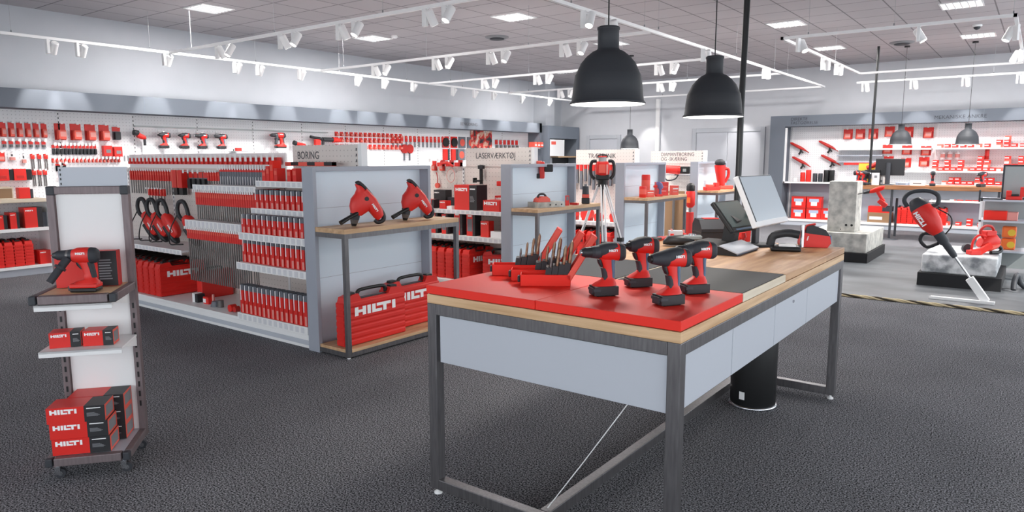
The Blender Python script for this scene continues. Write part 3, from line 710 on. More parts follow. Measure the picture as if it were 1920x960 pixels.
# hammer drill with side handle
def hammer_drill():
    t = thing('hammer_drill', 'red hammer drill with long black side handle on the wooden kiosk tray', 'power tool')
    Y, X_ = (0,1,0), (1,0,0)
    hs = MB().loft([oval((x, 0, z), a, b_, 2.5, 24) for x, a, b_, z in [(-0.012, 0.03, 0.032, 0.18), (0.01, 0.034, 0.038, 0.182), (0.05, 0.034, 0.04, 0.182), (0.078, 0.032, 0.037, 0.181)]], 'red')
    hs.loft([oval((x, 0, z), a, b_, 2.8, 20, X_, Y) for x, z, a, b_ in [(0.03, 0.16, 0.032, 0.02), (0.042, 0.13, 0.024, 0.019), (0.055, 0.09, 0.021, 0.018), (0.06, 0.06, 0.03, 0.022), (0.045, 0.05, 0.055, 0.034), (0.04, 0.036, 0.062, 0.037)]], 'red')
    hs.build('housing', t)
    MB().loft([oval((x, 0, z), a, b_, 2.5, 24) for x, a, b_, z in [(0.07, 0.035, 0.04, 0.181), (0.09, 0.034, 0.038, 0.18), (0.102, 0.026, 0.03, 0.18), (0.106, 0.012, 0.016, 0.18)]], 'rubber').build('end_cap', t)
    MB().loft([oval((x, 0, z), a, b_, 2.6, 16, X_, Y) for x, z, a, b_ in [(0.064, 0.15, 0.012, 0.021), (0.072, 0.11, 0.01, 0.019), (0.078, 0.07, 0.01, 0.019)]], 'rubber').build('grip', t)
    MB().loft([oval((x, 0, z), a, b_, 2.6, 12, X_, Y) for x, z, a, b_ in [(0.005, 0.15, 0.01, 0.012), (0.012, 0.13, 0.01, 0.012), (0.024, 0.112, 0.006, 0.01)]], 'dark').build('trigger', t)
    MB().cyl((-0.012, 0, 0.182), (-0.028, 0, 0.182), 0.031, 0.029, 'charcoal', 24).cyl((-0.028, 0, 0.182), (-0.04, 0, 0.182), 0.0285, 0.0275, 'shaft', 24).build('clamp_ring', t)
    MB().cyl((-0.04, 0, 0.182), (-0.085, 0, 0.182), 0.026, 0.024, 'rubber', 24).cyl((-0.085, 0, 0.182), (-0.108, 0, 0.182), 0.024, 0.012, 'dark', 24).cyl((-0.108, 0, 0.182), (-0.118, 0, 0.182), 0.004, m='red', seg=10).build('chuck', t)
    MB().tube([(-0.03, -0.025, 0.168), (-0.045, -0.045, 0.14), (-0.052, -0.052, 0.125)], 0.019, 'rubber', 16).tube([(-0.052, -0.052, 0.128), (-0.092, -0.085, 0.06)], [0.018, 0.017], 'rubber', 16).cyl((-0.050, -0.050, 0.132), (-0.056, -0.055, 0.122), 0.027, m='rubber', seg=20).build('side_handle', t)
    b = MB().box(-0.03, 0.10, -0.038, 0.038, 0.02, 0.042, 'red').box(-0.028, 0.098, -0.037, 0.037, 0, 0.0205, 'black').build('battery', t, 0.006)
    MB().box(-0.04, -0.028, -0.026, 0.026, 0.006, 0.03, 'charcoal').build('release_button', b, 0.003)
    MB().mark((0.012, -0.0342, 0.188), (1, 0, 0), (0, 0, 1), 0.044, 0.011).build('lettering', t)
    return t
hd = hammer_drill(); hd.location = onk(0.19, 0.10, 0.946); hd.rotation_euler = (0, 0, KA-R(8))
# ------------------------------------------------------------------ shelving rows (gondolas)
GX0, GX1 = -4.84, -4.70
def gondola(i, label, xs, sign, sign_body, sgn_sz, spine_top, shelves):
    y0 = 3.605 + 2.66*i; y1 = y0 + 1.375; ym = y0 + 0.655
    t = thing('shelving_unit', label, 'shelving', (GX1, y0, 0))
    def G(): return MB().at((-GX1, -y0, 0))
    f = G(); e = 0.035
    f.box(GX0, GX1, y0, y0+e, 0, 1.535, 'frame_paint').box(GX0, GX1, y1-e, y1, 0, 1.535, 'frame_paint').box(GX0, GX1, y0+e, y1-e, 1.5, 1.535, 'frame_paint')
    f.build('end_frame', t, 0.002)
    G().box(GX0+0.01, GX0+0.03, y0+e, y1-e, 0.02, 1.5, 'panel_blue').box(GX0+0.03, GX0+0.0305, y0+e, y1-e, 0.60, 0.603, 'frame_paint').box(GX0+0.03, GX0+0.0305, y0+e, y1-e, 1.19, 1.193, 'frame_paint').build('end_panel', t)
    # base plinths
    G().box(xs, GX0, y0+0.03, y0+0.05, 0.0, 0.12, 'white').box(xs, GX0, y0, ym-0.02, 0.12, 0.15, 'white').box(xs, GX0, y0+0.02, y0+0.03, 0.03, 0.07, 'laminate').build('base_shelf', t, 0.003)
    G().box(xs, GX0, y1-0.05, y1-0.03, 0.0, 0.12, 'white').box(xs, GX0, ym+0.02, y1, 0.12, 0.15, 'white').build('base_shelf', t, 0.003)
    G().box(xs, GX0, ym-0.02, ym+0.02, 0.1, spine_top, 'peg_cream').build('back_panel', t)
    n = max(1, int(round((GX0-xs)/1.065)))
    for k in range(n+1):
        x = GX0-0.03 - (GX0-0.03-xs)*k/n
        u = G().box(x-0.03, x, ym-0.028, ym+0.028, 0.0, spine_top, 'white')
        for z in range(12): u.box(x-0.02, x-0.01, ym-0.0295, ym-0.0275, spine_top-0.05-0.05*z, spine_top-0.025-0.05*z, 'ink_dark')
        u.build('upright', t)
    # header sign
    hs = G().box(sign[0], sign[1], ym-0.03, ym+0.03, 1.50, 1.728, 'peg_cream').box(sign[1], sign[1]+0.045, ym-0.035, ym+0.035, 1.5, 1.732, 'white')
    for z in range(4): hs.box(sign[1]-0.03, sign[1]-0.018, ym-0.0315, ym-0.0295, 1.52+0.05*z, 1.545+0.05*z, 'ink_dark')
    hs = hs.build('header_sign', t)
    if sign_body:
        for k, line in enumerate(sign_body):
            text(line, sgn_sz, (sign[2]-GX1, ym-0.031-y0, (1.60 if len(sign_body) == 1 else 1.635)-0.085*k), (PI/2, 0, 0), 'ink', hs, sx=0.86)
    for (xa, xb, dep, z, lip) in shelves:
        s = G().box(xa, xb, ym-dep, ym-0.02, z-0.02, z, 'white').build('shelf', t, 0.002)
        lp = G().box(xa, xb, ym-dep-0.008, ym-dep, z-lip, z+0.006, 'white')
        k = int((xb-xa)/0.075)
        for j in range(k): lp.box(xa+0.02+j*(xb-xa-0.03)/k, xa+0.065+j*(xb-xa-0.03)/k, ym-dep-0.0095, ym-dep-0.008, z-lip+0.008, z-0.004, 'tag_pale')
        lp.build('price_rail', s)
    return t
G1 = gondola(0, 'first shelving row with the drilling sign, nearest the worktable', -9.15, (-5.80, -4.86, -5.73), ['BORING'], 0.10, 1.50,
        [(-5.87, GX0, 0.40, 1.395, 0.05), (-5.87, GX0, 0.46, 1.145, 0.05), (-5.87, GX0, 0.60, 0.93, 0.06), (-5.87, GX0, 0.64, 0.66, 0.06), (-5.87, GX0, 0.655, 0.19, 0.06),
         (-7.05, -5.93, 0.36, 1.335, 0.05), (-7.10, -5.93, 0.44, 0.975, 0.07), (-8.9, -7.1, 0.50, 0.655, 0.045)])
G2 = gondola(1, 'second shelving row with the laser tool sign', -8.0, (-5.88, -4.86, -5.72), ['LASERVÆRKTØJ'], 0.10, 1.50,
        [(-6.9, GX0, 0.53, 0.985, 0.045), (-6.9, GX0, 0.57, 0.68, 0.05)])
G3 = gondola(2, 'third shelving row with the woodworking sign, behind the tripod', -7.2, (-5.88, -4.86, -5.66), ['TRÆTEKNIK'], 0.10, 1.50,
        [(-6.9, GX0, 0.50, 0.66, 0.05)])
G4 = gondola(3, 'farthest shelving row with the diamond drilling sign', -7.2, (-5.88, -4.86, -5.68), ['DIAMANTBORING', 'OG -SKÆRING'], 0.09, 1.50,
        [(-6.9, GX0, 0.50, 0.66, 0.05)])
# steel and wood tables in front of the row ends
def endtable(label, y0, y1, x0, x1, bottom=True, z=1.05):
    t = thing('side_table', label, 'table', (x0, y0, 0), 0, 'narrow tables at the row ends')
    w, d, q = x1-x0, y1-y0, 0.038
    MB().box(0, w, 0, d, z-0.038, z, 'wood_shelf').build('tabletop', t, 0.002)
    MB().box(0, w, 0, q, z-0.038-q, z-0.038, 'steel').box(0, w, d-q, d, z-0.038-q, z-0.038, 'steel').box(w-q, w, q, d-q, z-0.038-q, z-0.038, 'steel').build('top_frame', t)
    for y in (0, d-q):
        MB().cyl((w-q/2, y+q/2, 0), (w-q/2, y+q/2, 0.012), 0.014, m='white', seg=10).build('glide', MB().box(w-q, w, y, y+q, 0.012, z-0.038-q, 'steel').build('leg', t, 0.002))
    if bottom:
        MB().box(0, w-q, 0.004, d-0.004, 0.05, 0.075, 'wood_shelf').box(w-q, w, q, d-q, 0.05, 0.075, 'wood_shelf').build('bottom_board', t, 0.002)
        MB().box(0, w-q, 0, q, 0.014, 0.05, 'steel').box(w-q, w, q, d-q, 0.014, 0.05, 'steel').box(0, w-q, d-q, d, 0.014, 0.05, 'steel').build('bottom_frame', t)
    return t
endtable('wooden table at the first row end, carrying two demolition hammers', 3.61, 4.97, GX1, -4.34)
endtable('wooden table at the second row end, holding laser tools', 6.27, 7.63, GX1, -4.34, False)
endtable('wooden table at the third row end, crowded with small boxes', 8.93, 10.29, GX1, -4.34, False)
endtable('wooden table at the farthest row end, beside the black cable pole', 11.59, 12.95, GX1, -4.34, False)

place(bigcase, (-4.47, 3.985, 0.076), R(90), 'large ribbed red tool case, nearer of two under the hammer table', 'tool cases under the hammer table', 'tool case', sc=(1.52, 1.0, 1.18))
place(bigcase, (-4.585, 4.56, 0.076), R(90), 'large ribbed red tool case, rear one under the hammer table', 'tool cases under the hammer table', 'tool case', sc=(1.5, 1.0, 1.2))
# combi hammers on the first end table
def combi():
    t = thing('demolition_hammer', '', 'power tool')
    # side view in the xz plane: body arches from the rear foot over the top down to the chuck
    X_, Y = (1,0,0), (0,1,0)
    b = MB()
    path = [(-0.055, 0.09, 0.040, 0.040), (-0.035, 0.13, 0.070, 0.046), (-0.005, 0.18, 0.090, 0.050), (0.005, 0.225, 0.068, 0.046), (0.0, 0.27, 0.045, 0.040), (-0.03, 0.315, 0.026, 0.03)]
    b.loft([oval((x, 0, z), a, b_, 2.6, 20, (0.93, 0, -0.36), Y) for x, z, a, b_ in path], 'red')
    b.loft([oval((x, 0, z), a, b_, 2.6, 20, (0.7, 0, 0.7), Y) for x, z, a, b_ in [(-0.005, 0.255, 0.05, 0.042), (0.06, 0.175, 0.055, 0.044), (0.115, 0.09, 0.046, 0.042), (0.13, 0.06, 0.034, 0.036)]], 'red')
    b.build('housing', t)
    MB().tube([(-0.045, 0, 0.325), (-0.02, 0, 0.33), (0.045, 0, 0.26), (0.11, 0, 0.16), (0.155, 0, 0.08), (0.15, 0, 0.035), (0.11, 0, 0.022), (0.09, 0, 0.04)], 0.017, 'dark', 10).build('rear_handle', t)
    for s in (-1, 1): MB().cyl((0.02, s*0.040, 0.21), (0.02, s*0.049, 0.21), 0.017, m='black', seg=16).build('air_vent', t)
    MB().cyl((-0.058, 0, 0.098), (-0.066, 0, 0.05), 0.038, 0.034, 'charcoal', 20).cyl((-0.066, 0, 0.05), (-0.07, 0, 0.018), 0.033, 0.024, 'shaft', 20).cyl((-0.07, 0, 0.018), (-0.072, 0, 0.0), 0.023, 0.018, 'black', 20).build('chuck', t)
    MB().tube([(-0.05, -0.03, 0.10), (-0.12, -0.06, 0.07), (-0.19, -0.09, 0.035)], [0.016, 0.015, 0.018], 'black', 12).build('side_handle', t)
    for s in (-1, 1): MB().mark((0.055 if s < 0 else 0.10, s*0.0448, 0.165 if s < 0 else 0.105), (0.55*(-s), 0, 0.83*s) if s > 0 else (0.55, 0, -0.83), (0.83, 0, 0.55), 0.07, 0.016).build('lettering', t)
    return t
cb = combi()
place(cb, (-4.48, 3.93, 1.051), R(62), 'red demolition hammer standing on its chuck, left of the pair on the wooden table', 'demolition hammers on the wooden table', sc=(1.1, 1.15, 1.06))
place(cb, (-4.52, 4.56, 1.051), R(56), 'red demolition hammer standing on its chuck, right of the pair on the wooden table', 'demolition hammers on the wooden table', sc=(1.1, 1.15, 1.06))

# --- stock proto builders (all face -y, origin at the bottom centre of the back unless noted)
def blister(w, h, style='red', d=0.035, tag_=True):
    m = MB()
    m.box(-w/2, w/2, -0.004, 0, 0, h, {'red': 'red_dark', 'clear': 'laminate', 'mixed': 'grey_pack', 'white': 'white', 'black': 'dark'}[style])
    if style == 'red': m.box(-w/2+0.004, w/2-0.004, -0.006, -0.004, h*0.62, h, 'red').box(-w*0.32, w*0.32, -d, -0.004, 0.05*h, h*0.6, 'red_light').box(-w*0.2, w*0.34, -d-0.001, -d, 0.2*h, 0.5*h, 'pink')
    elif style == 'clear': m.box(-w/2, w/2, -0.006, -0.004, h*0.55, h*0.95, 'red').box(-w*0.3, w*0.3, -d, -0.004, 0.02, h*0.5, 'shaft')
    elif style == 'mixed': m.box(-w/2, w/2, -0.006, -0.004, h*0.66, h, 'red').box(-w*0.34, w*0.34, -d, -0.004, 0.04*h, h*0.6, 'dark')
    elif style == 'white': m.box(-w*0.3, w*0.3, -d, -0.004, 0.1*h, h*0.45, 'pink').box(-w*0.12, w*0.12, -0.0055, -0.004, h*0.55, h*0.8, 'ink')
    elif style == 'black': m.box(-w/2, w/2, -0.006, -0.004, h*0.75, h, 'red').box(-w*0.3, w*0.3, -d, -0.004, 0.05*h, h*0.7, 'black')
    if tag_: m.box(-0.005, 0.005, -0.09, 0.0, h+0.004, h+0.012, 'white').box(-0.016, 0.016, -0.094, -0.09, h-0.012, h+0.028, 'white')
    return m.build('blister_pack')
def bitpack(w, hr, hs, shaft='shaft', n=1, sheet=True):
    """red header over long hanging shafts"""
    m = MB()
    m.box(-w/2, w/2, -0.02, 0, hs, hs+hr, 'red').box(-w/2+w*0.15, w/2-w*0.15, -0.021, -0.02, hs+hr*0.55, hs+hr*0.85, 'red_light')
    for k in range(n):
        x = -w/2 + w*(k+0.5)/n
        m.cyl((x, -0.01, 0), (x, -0.01, hs), min(0.008, w*0.26/n), m=shaft, seg=6)
    m.box(-0.004, 0.004, -0.05, 0.0, hs+hr, hs+hr+0.008, 'white').box(-0.012, 0.012, -0.053, -0.05, hs+hr-0.01, hs+hr+0.02, 'white')
    return m.build('drill_bit_pack')
def bottlebox(w, d, h, topdark=0.3, label=True):
    m = MB().box(-w/2, w/2, -d, 0, 0, h*(1-topdark), 'red').box(-w*0.42, w*0.42, -d+0.005, -0.005, h*(1-topdark), h, 'grey_pack')
    m.box(-w*0.36, -w*0.16, -d-0.0008, -d, h*0.45, h*0.98, 'white_gloss') if label else None
    m.box(-w*0.1, w*0.36, -d-0.0008, -d, 0.02*h, h*0.32, 'pink')
    return m.build('chisel_box')
def wall_row(p, plane, y_list, z, deg, desc, where, group, cat='packaged goods', sc=None, axis='y'):
    n = len(y_list)
    for i, y in enumerate(y_list):
        loc = (plane, y, z) if axis == 'y' else (y, plane, z)
        place(p, loc, R(deg), '%s, %s %s' % (desc, nth(i, n), where), group, cat, sc=sc)
def lin(a, b_, n): return [a+(b_-a)*i/(n-1.0) for i in range(n)] if n > 1 else [(a+b_)/2]

# --- first row, bay with chisels in boxes (south face)
ym = 3.605+0.655
bb = bottlebox(0.056, 0.09, 0.20, 0.2)
wall_row(bb, 3.715, lin(-5.83, -4.90, 15), 0.191, 0, 'tall red chisel box', 'on the bottom shelf by the row end', 'chisel boxes on the bottom shelf', 'box', (1, 1, 1.32), 'x')
wall_row(bb, 3.765, lin(-5.83, -4.90, 14), 0.661, 0, 'red chisel box', 'on the second chisel shelf from the floor', 'chisel boxes on the second shelf', 'box', (1, 1, 1.08), 'x')
bs = bottlebox(0.06, 0.09, 0.15, 0.25)
wall_row(bs, 3.77, lin(-5.83, -4.90, 13), 0.931, 0, 'short red chisel box', 'on the middle chisel shelf', 'chisel boxes on the middle shelf', 'box', (1, 1, 1.15), 'x')
wall_row(bs, 3.92, lin(-5.83, -4.90, 13), 1.146, 0, 'short clear-topped box', 'on the upper chisel shelf', 'chisel boxes on the upper shelf', 'box', None, 'x')
for i, (x, h, c) in enumerate(((-5.80, 0.10, 'red'), (-5.74, 0.14, 'red'), (-5.68, 0.19, 'red_matte'), (-5.62, 0.12, 'red'), (-5.42, 0.11, 'red'), (-5.34, 0.12, 'red'))):
    o = MB().box(-0.026, 0.026, -0.09, 0, 0, h, c).box(-0.02, 0.02, -0.0912, -0.09, h*0.5, h*0.8, 'red_light').build('product_box')
    o.location = (x, 3.99, 1.396); tag(o, 'upright red box, %s on the topmost shelf below the drilling sign' % nth(i, 6), 'box', 'boxes below the drilling sign')
o = MB().box(-0.34, 0.34, -0.05, 0, 0, 0.035, 'red_light')
for k in range(3): o.box(-0.25+0.24*k, -0.14+0.24*k, -0.0505, 0.0005, 0.003, 0.036, 'dark')
o = o.build('spirit_level'); o.location = (-5.38, 4.13, 1.536); tag(o, 'long red and black striped box lying on top of the row below the drilling sign', 'box')

# --- first row, bay with two rails of long drill bits
bpA = bitpack(0.034, 0.14, 0.15)
wall_row(bpA, 3.935, lin(-7.03, -5.98, 28), 0.982, 0, 'long red-topped drill bit', 'on the upper bit rail', 'long drill bits on the upper rail', 'drill bit', None, 'x')
bpB = bitpack(0.034, 0.11, 0.44)
wall_row(bpB, 3.84, lin(-7.07, -5.98, 30), 0.345, 0, 'extra long red-topped drill bit', 'on the lower bit rail', 'long drill bits on the lower rail', 'drill bit', None, 'x')
o = MB().box(-0.055, 0.055, -0.5, 0, 0, 0.12, 'laminate').build('shelf_end_box', bevel=0.002)
o.location = (-5.9, 4.22, 0.87); tag(o, 'small pale metal box at the end of the lower drill bit rail', 'box')
bpC = bitpack(0.022, 0.0001, 0.5, n=3)
for i, x in enumerate((-5.955, -5.92, -5.89)):
    place(bpC, (x, 3.86, 0.32), 0, 'bundle of extra long bare drill bits, %s beside the chisel shelves' % nth(i, 3), 'bare long drill bits by the chisel shelves', 'drill bit')
# --- first row, hanging stock over the demolition hammers
rb = MB().box(-0.026, 0.026, -0.03, 0, 0, 0.07, 'red').box(-0.026, -0.008, -0.031, -0.03, 0.0, 0.07, 'red_dark').box(-0.004, 0.004, -0.08, -0.03, 0.075, 0.082, 'white').box(-0.018, 0.018, -0.084, -0.08, 0.03, 0.1, 'white').build('boxed_bit')
xs_ = lin(-9.0, -5.98, 34)
for i, x in enumerate(xs_):
    place(rb, (x, 4.21, 1.545), 0, 'small red packet, %s on the top hook row of the first shelving' % (nth(i, 34)), 'small red packets on the top hook row', 'packaged goods')
MB().box(-9.1, -5.92, 4.232, 4.25, 1.50, 1.66, 'white').build('upper_panel', G1, loc=(-GX1, -3.605, 0))
tg = lin(-9.0, -5.98, 34)
bpD = bitpack(0.034, 0.12, 0.16)
wall_row(bpD, 4.20, lin(-9.0, -7.98, 19), 1.19, 0, 'red-topped bit pack', 'on the hook row over the lying hammers', 'drill bit packs over the hammers', 'drill bit', None, 'x')
big = MB().box(-0.05, 0.05, -0.07, 0, 0.08, 0.28, 'red').box(-0.05, -0.028, -0.071, -0.07, 0.08, 0.28, 'red_light').box(-0.04, 0.04, -0.06, -0.01, 0.0, 0.08, 'black').box(-0.006, 0.006, -0.09, -0.07, 0.28, 0.29, 'white').build('core_bit_pack')
wall_row(big, 4.20, (-7.87, -7.75), 1.20, 0, 'large red and black core bit pack', 'of two amid the hanging drill bits', 'large core bit packs', 'drill bit', None, 'x')
bk = blister(0.085, 0.19, 'mixed')
wall_row(bk, 4.20, lin(-7.62, -7.32, 4), 1.27, 0, 'white and black bit pack', 'right of the large core bits', 'white and black bit packs', 'packaged goods', None, 'x')
wall_row(bpD, 4.20, lin(-7.24, -7.04, 5), 1.24, 0, 'slim red drill bit pack', 'right of the white and black packs', 'slim red bit packs', 'drill bit', (1, 1, 0.8), 'x')
gp = MB().box(-0.02, 0.02, -0.03, 0, 0.03, 0.17, 'grey_pack').box(-0.02, 0.02, -0.031, 0, 0.17, 0.2, 'red').box(-0.02, 0.02, -0.031, 0, 0, 0.035, 'red').box(-0.010, -0.004, -0.032, -0.03, 0.0, 0.12, 'white').box(-0.012, 0.012, -0.062, -0.06, 0.19, 0.24, 'white').build('chisel_pack')
wall_row(gp, 4.19, lin(-6.96, -6.0, 22), 1.30, 0, 'grey and red chisel pack', 'above the upper drill bit rail', 'grey chisel packs above the drill bits', 'packaged goods', None, 'x')
wall_row(bpD, 4.19, lin(-8.55, -8.2, 6), 1.06, 0, 'drill bit pack on a lower hook', 'under the red-topped row', 'drill bits on the lower hooks', 'drill bit', (0.9, 1, 0.7), 'x')
# --- demolition hammers lying on the first row's shelf
def breaker():
    t = thing('breaker', '', 'power tool')
    b = MB()
    Y = (0,1,0); U = (0.45, 0, 0.89)
    b.loft([oval((x, 0, z), a, b_, 2.6, 20, U, Y) for x, z, a, b_ in [(-0.12, 0.185, 0.04, 0.045), (-0.08, 0.165, 0.062, 0.055), (0.02, 0.12, 0.068, 0.058), (0.09, 0.085, 0.055, 0.05), (0.115, 0.07, 0.03, 0.035)]], 'red')
    b.build('housing', t)
    MB().tube([(-0.09, 0, 0.21), (-0.14, 0, 0.27), (-0.2, 0, 0.305), (-0.255, 0, 0.27), (-0.25, 0, 0.2), (-0.2, 0, 0.15), (-0.12, 0, 0.14)], 0.021, 'dark', 10).build('loop_handle', t)
    MB().loft([oval((x, 0, z), a, b_, 2.4, 16, U, Y) for x, z, a, b_ in [(-0.06, 0.092, 0.03, 0.058), (0.03, 0.055, 0.034, 0.06), (0.10, 0.02, 0.03, 0.05), (0.135, 0.012, 0.018, 0.03)]], 'dark').build('base_guard', t)
    MB().mark((0.0, -0.060, 0.135), (0.85, 0, -0.4), (0.4, 0, 0.85), 0.09, 0.02).build('lettering', t)
    MB().tube([(-0.22, -0.02, 0.16), (-0.22, -0.06, 0.02), (-0.14, -0.11, -0.09), (-0.02, -0.14, -0.04), (0.06, -0.14, 0.0)], 0.006, 'black', 8).build('power_cord', t)
    return t
bk_ = breaker()
for i, x in enumerate((-8.25, -8.03, -7.80, -7.36)):
    place(bk_, (x+0.06, 3.96, 0.735), R(10), 'red and black demolition hammer lying on the shelf, %s of four' % nth(i, 4), 'demolition hammers lying on the shelf', rot=(0, R(24), R(10)), sc=(1.12, 0.95, 1.15))
# cases on the first row's base
for i, x in enumerate(lin(-8.95, -7.42, 13)):
    place(bigcase, (x, 3.90, 0.151), R(90), 'red tool case standing on the first row base, %s of the rank' % nth(i, 13), 'tool cases ranked on the first row base', sc=(1.15, 1.02, 1.0))
bcL = thing('tool_case_lying', 'open-faced red plastic tool case propped behind the drill bits on the base', 'tool case', (-6.95, 4.02, 0.151), R(90))
MB().box(-0.18, 0.18, -0.05, 0.05, 0, 0.29, 'red').build('shell', bcL, 0.01)
MB().tube([(-0.08, 0, 0.28), (-0.07, 0, 0.315), (0.07, 0, 0.315), (0.08, 0, 0.28)], 0.011, 'black', 8).build('handle', bcL)
for i, (x, y, nm, lb) in enumerate(((-6.83, 3.76, 'w', 'small white and black packet lying on the base shelf in front of the drill bits'), (-6.66, 3.78, 'r', 'small red and white packet on the base shelf, near hanging bits'), (-6.48, 3.74, 'g', 'small grey dust cap pack on the base shelf'), (-6.12, 3.70, 'b', 'round red drill accessory at the end of the base shelf'))):
    m = MB()
    if nm == 'w': m.box(-0.05, 0.0, -0.04, 0.04, 0, 0.09, 'white').box(0.0, 0.05, -0.04, 0.04, 0, 0.085, 'dark')
    elif nm == 'r': m.box(-0.05, 0.05, -0.04, 0.03, 0, 0.07, 'red').box(-0.05, 0.0, -0.042, -0.04, 0.01, 0.05, 'white').cyl((0.07, 0, 0.02), (0.07, 0, 0.1), 0.012, m='pink')
    elif nm == 'g': m.cyl((0, 0, 0), (0, 0, 0.05), 0.05, 0.035, 'grey_pack').cyl((0.09, 0, 0), (0.09, 0, 0.07), 0.03, m='shaft')
    else: m.cyl((0, -0.03, 0.035), (0, 0.03, 0.035), 0.035, m='red').cyl((0.06, -0.02, 0.03), (0.06, 0.03, 0.03), 0.028, m='red_dark')
    o = m.build('accessory'); o.location = (x, y, 0.151); tag(o, lb, 'accessory')

# --- second row (south face)
y2 = 6.265
def stock(name, w, d, h, loc, label, **k):
    o = carton(w, d, h, name, **k); o.location = loc; tag(o, label, 'box'); return o
stock('product_box', 0.35, 0.2, 0.30, (-5.50, y2+0.26, 0.986), 'big red laser tool carton with black panel on the second row shelf', band=0.33, logo=0.78, lines=True)
stock('product_box', 0.24, 0.18, 0.13, (-5.10, y2+0.24, 0.986), 'wide red carton with white lettering, beside the big laser carton', logo=0.8)
stock('product_box', 0.2, 0.12, 0.17, (-5.14, y2+0.46, 0.986), 'red carton standing behind the wide lettered carton', logo=0.8)
stock('product_box', 0.05, 0.1, 0.11, (-4.93, y2+0.24, 0.986), 'narrow white carton at the shelf end by the grey frame', main='white')
stock('product_box', 0.2, 0.12, 0.22, (-6.10, y2+0.42, 0.986), 'black carton at the back of the second row shelf', main='dark', logo=0.4)
stock('product_box', 0.13, 0.1, 0.11, (-6.09, y2+0.22, 0.986), 'small red carton in front of the black one', band=0.3, logo=0.8)
stock('product_box', 0.1, 0.1, 0.10, (-5.88, y2+0.22, 0.986), 'small red carton just left of the big laser carton', logo=0.8)
stock('product_box', 0.28, 0.05, 0.13, (-5.84, y2+0.4, 0.986), 'flat dark holder behind the small cartons', main='charcoal')
stock('product_box', 0.08, 0.1, 0.04, (-5.75, y2+0.20, 0.986), 'low white carton in front of the big laser carton', main='white')
for i, (x, w, h, lb) in enumerate(((-6.02, 0.13, 0.25, 'red carton with a picture on the middle shelf, leftmost'), (-5.84, 0.10, 0.24, 'slim red carton on the middle shelf, half hidden by the table leg'), (-5.62, 0.13, 0.28, 'tall red and black picture carton on the middle shelf, left of the twin pair'), (-5.42, 0.13, 0.27, 'tall red and black picture carton on the middle shelf, right of the twin pair'))):
    o = MB().box(-w/2, w*0.2, -0.06, 0.06, 0, h, 'red').box(w*0.2, w/2, -0.06, 0.06, 0, h, 'dark').box(-w*0.42, w*0.16, -0.0612, -0.06, h*0.2, h*0.75, 'grey_pack').box(-w*0.35, w*0.1, -0.0615, -0.06, h*0.85, h*0.92, 'lettering').build('product_box')
    o.location = (x, y2+0.22, 0.681); tag(o, lb, 'box', 'picture cartons on the middle shelf')
stock('product_box', 0.12, 0.1, 0.19, (-5.20, y2+0.2, 0.681), 'plain red carton with small lettering on the middle shelf', logo=0.7)
stock('product_box', 0.16, 0.1, 0.20, (-5.02, y2+0.38, 0.681), 'dark red carton at the middle shelf end', main='red_dark')
stock('product_box', 0.26, 0.1, 0.075, (-4.98, y2+0.2, 0.681), 'low white carton at the middle shelf end', main='white')
for i, x in enumerate(lin(-6.62, -5.42, 10)):
    place(bigcase, (x, y2+0.30, 0.151), R(90), 'red tool case on the second row base, %s of the rank' % nth(i, 10), 'tool cases ranked on the second row base', sc=(1.1, 1.05, 1.05))
place(bigcase, (-5.08, y2+0.30, 0.151), R(38), 'red tool case turned so its white lettering shows, below the laser shelf', None, sc=(0.95, 0.8, 1.0))
# hanging tools on the second row
t = thing('wall_bracket', 'black adjustable wall bracket hanging below the laser tool sign', 'bracket', (-5.60, y2+0.60, 1.28))
MB().box(-0.018, 0.018, -0.03, 0, 0, 0.24, 'black').build('post', t, 0.004)
MB().box(-0.09, 0.02, -0.07, -0.01, 0.03, 0.055, 'black').box(-0.09, -0.07, -0.075, -0.01, 0.02, 0.08, 'black').build('clamp', t, 0.003)
MB().box(-0.02, 0.055, -0.06, -0.01, 0.19, 0.235, 'dark').build('head', t, 0.003)
t = thing('laser_receiver', 'black laser detector bracket with a red foot, beside the second row end frame', 'laser tool', (-5.05, y2+0.52, 1.10))
MB().box(-0.10, 0.10, -0.05, 0.05, 0.24, 0.42, 'dark').box(-0.03, 0.03, -0.052, -0.05, 0.28, 0.38, 'grey_label').build('body', t, 0.006)
MB().box(-0.19, 0.12, -0.09, 0.05, 0.17, 0.23, 'red').box(-0.13, 0.12, -0.07, 0.04, 0.13, 0.17, 'red_dark').build('foot', t, 0.008)
MB().box(-0.06, 0.06, -0.05, 0.04, 0.0, 0.14, 'black').build('case', t, 0.006)
for i, (x, z, s_, lb) in enumerate(((-6.42, 1.46, 'red', 'small red pack on the upper peg panel, left of the hanging nylon line'), (-6.28, 1.46, 'red', 'small red and dark pack hanging beside the first one'))):
    o = blister(0.075, 0.13, s_); o.location = (x, y2+0.62, z-0.02); tag(o, lb, 'packaged goods')
t = thing('chalk_line', 'red chalk line reel hanging on the peg panel', 'hand tool', (-6.35, y2+0.61, 1.22))
MB().cyl((0, -0.03, 0.03), (0, 0, 0.03), 0.035, m='red_light').build('reel', t)
MB().tube([(0, -0.02, 0.05), (0.01, -0.02, 0.12), (-0.01, -0.02, 0.2)], 0.006, 'red_dark').build('cord', t)
t = thing('cable_coil', 'faint coil of thin pink line hanging on the peg panel', 'line', (-6.12, y2+0.61, 1.24))
MB().tube([(0.07*math.cos(a/10*2*PI), -0.01, 0.14+0.085*math.sin(a/10*2*PI)) for a in range(11)], 0.004, 'pink', 6).build('coil', t)
MB().tube([(-0.14, -0.02, 0.30), (-0.04, -0.03, 0.31), (0.05, -0.02, 0.26)], 0.018, 'red', 8).build('handle', t)
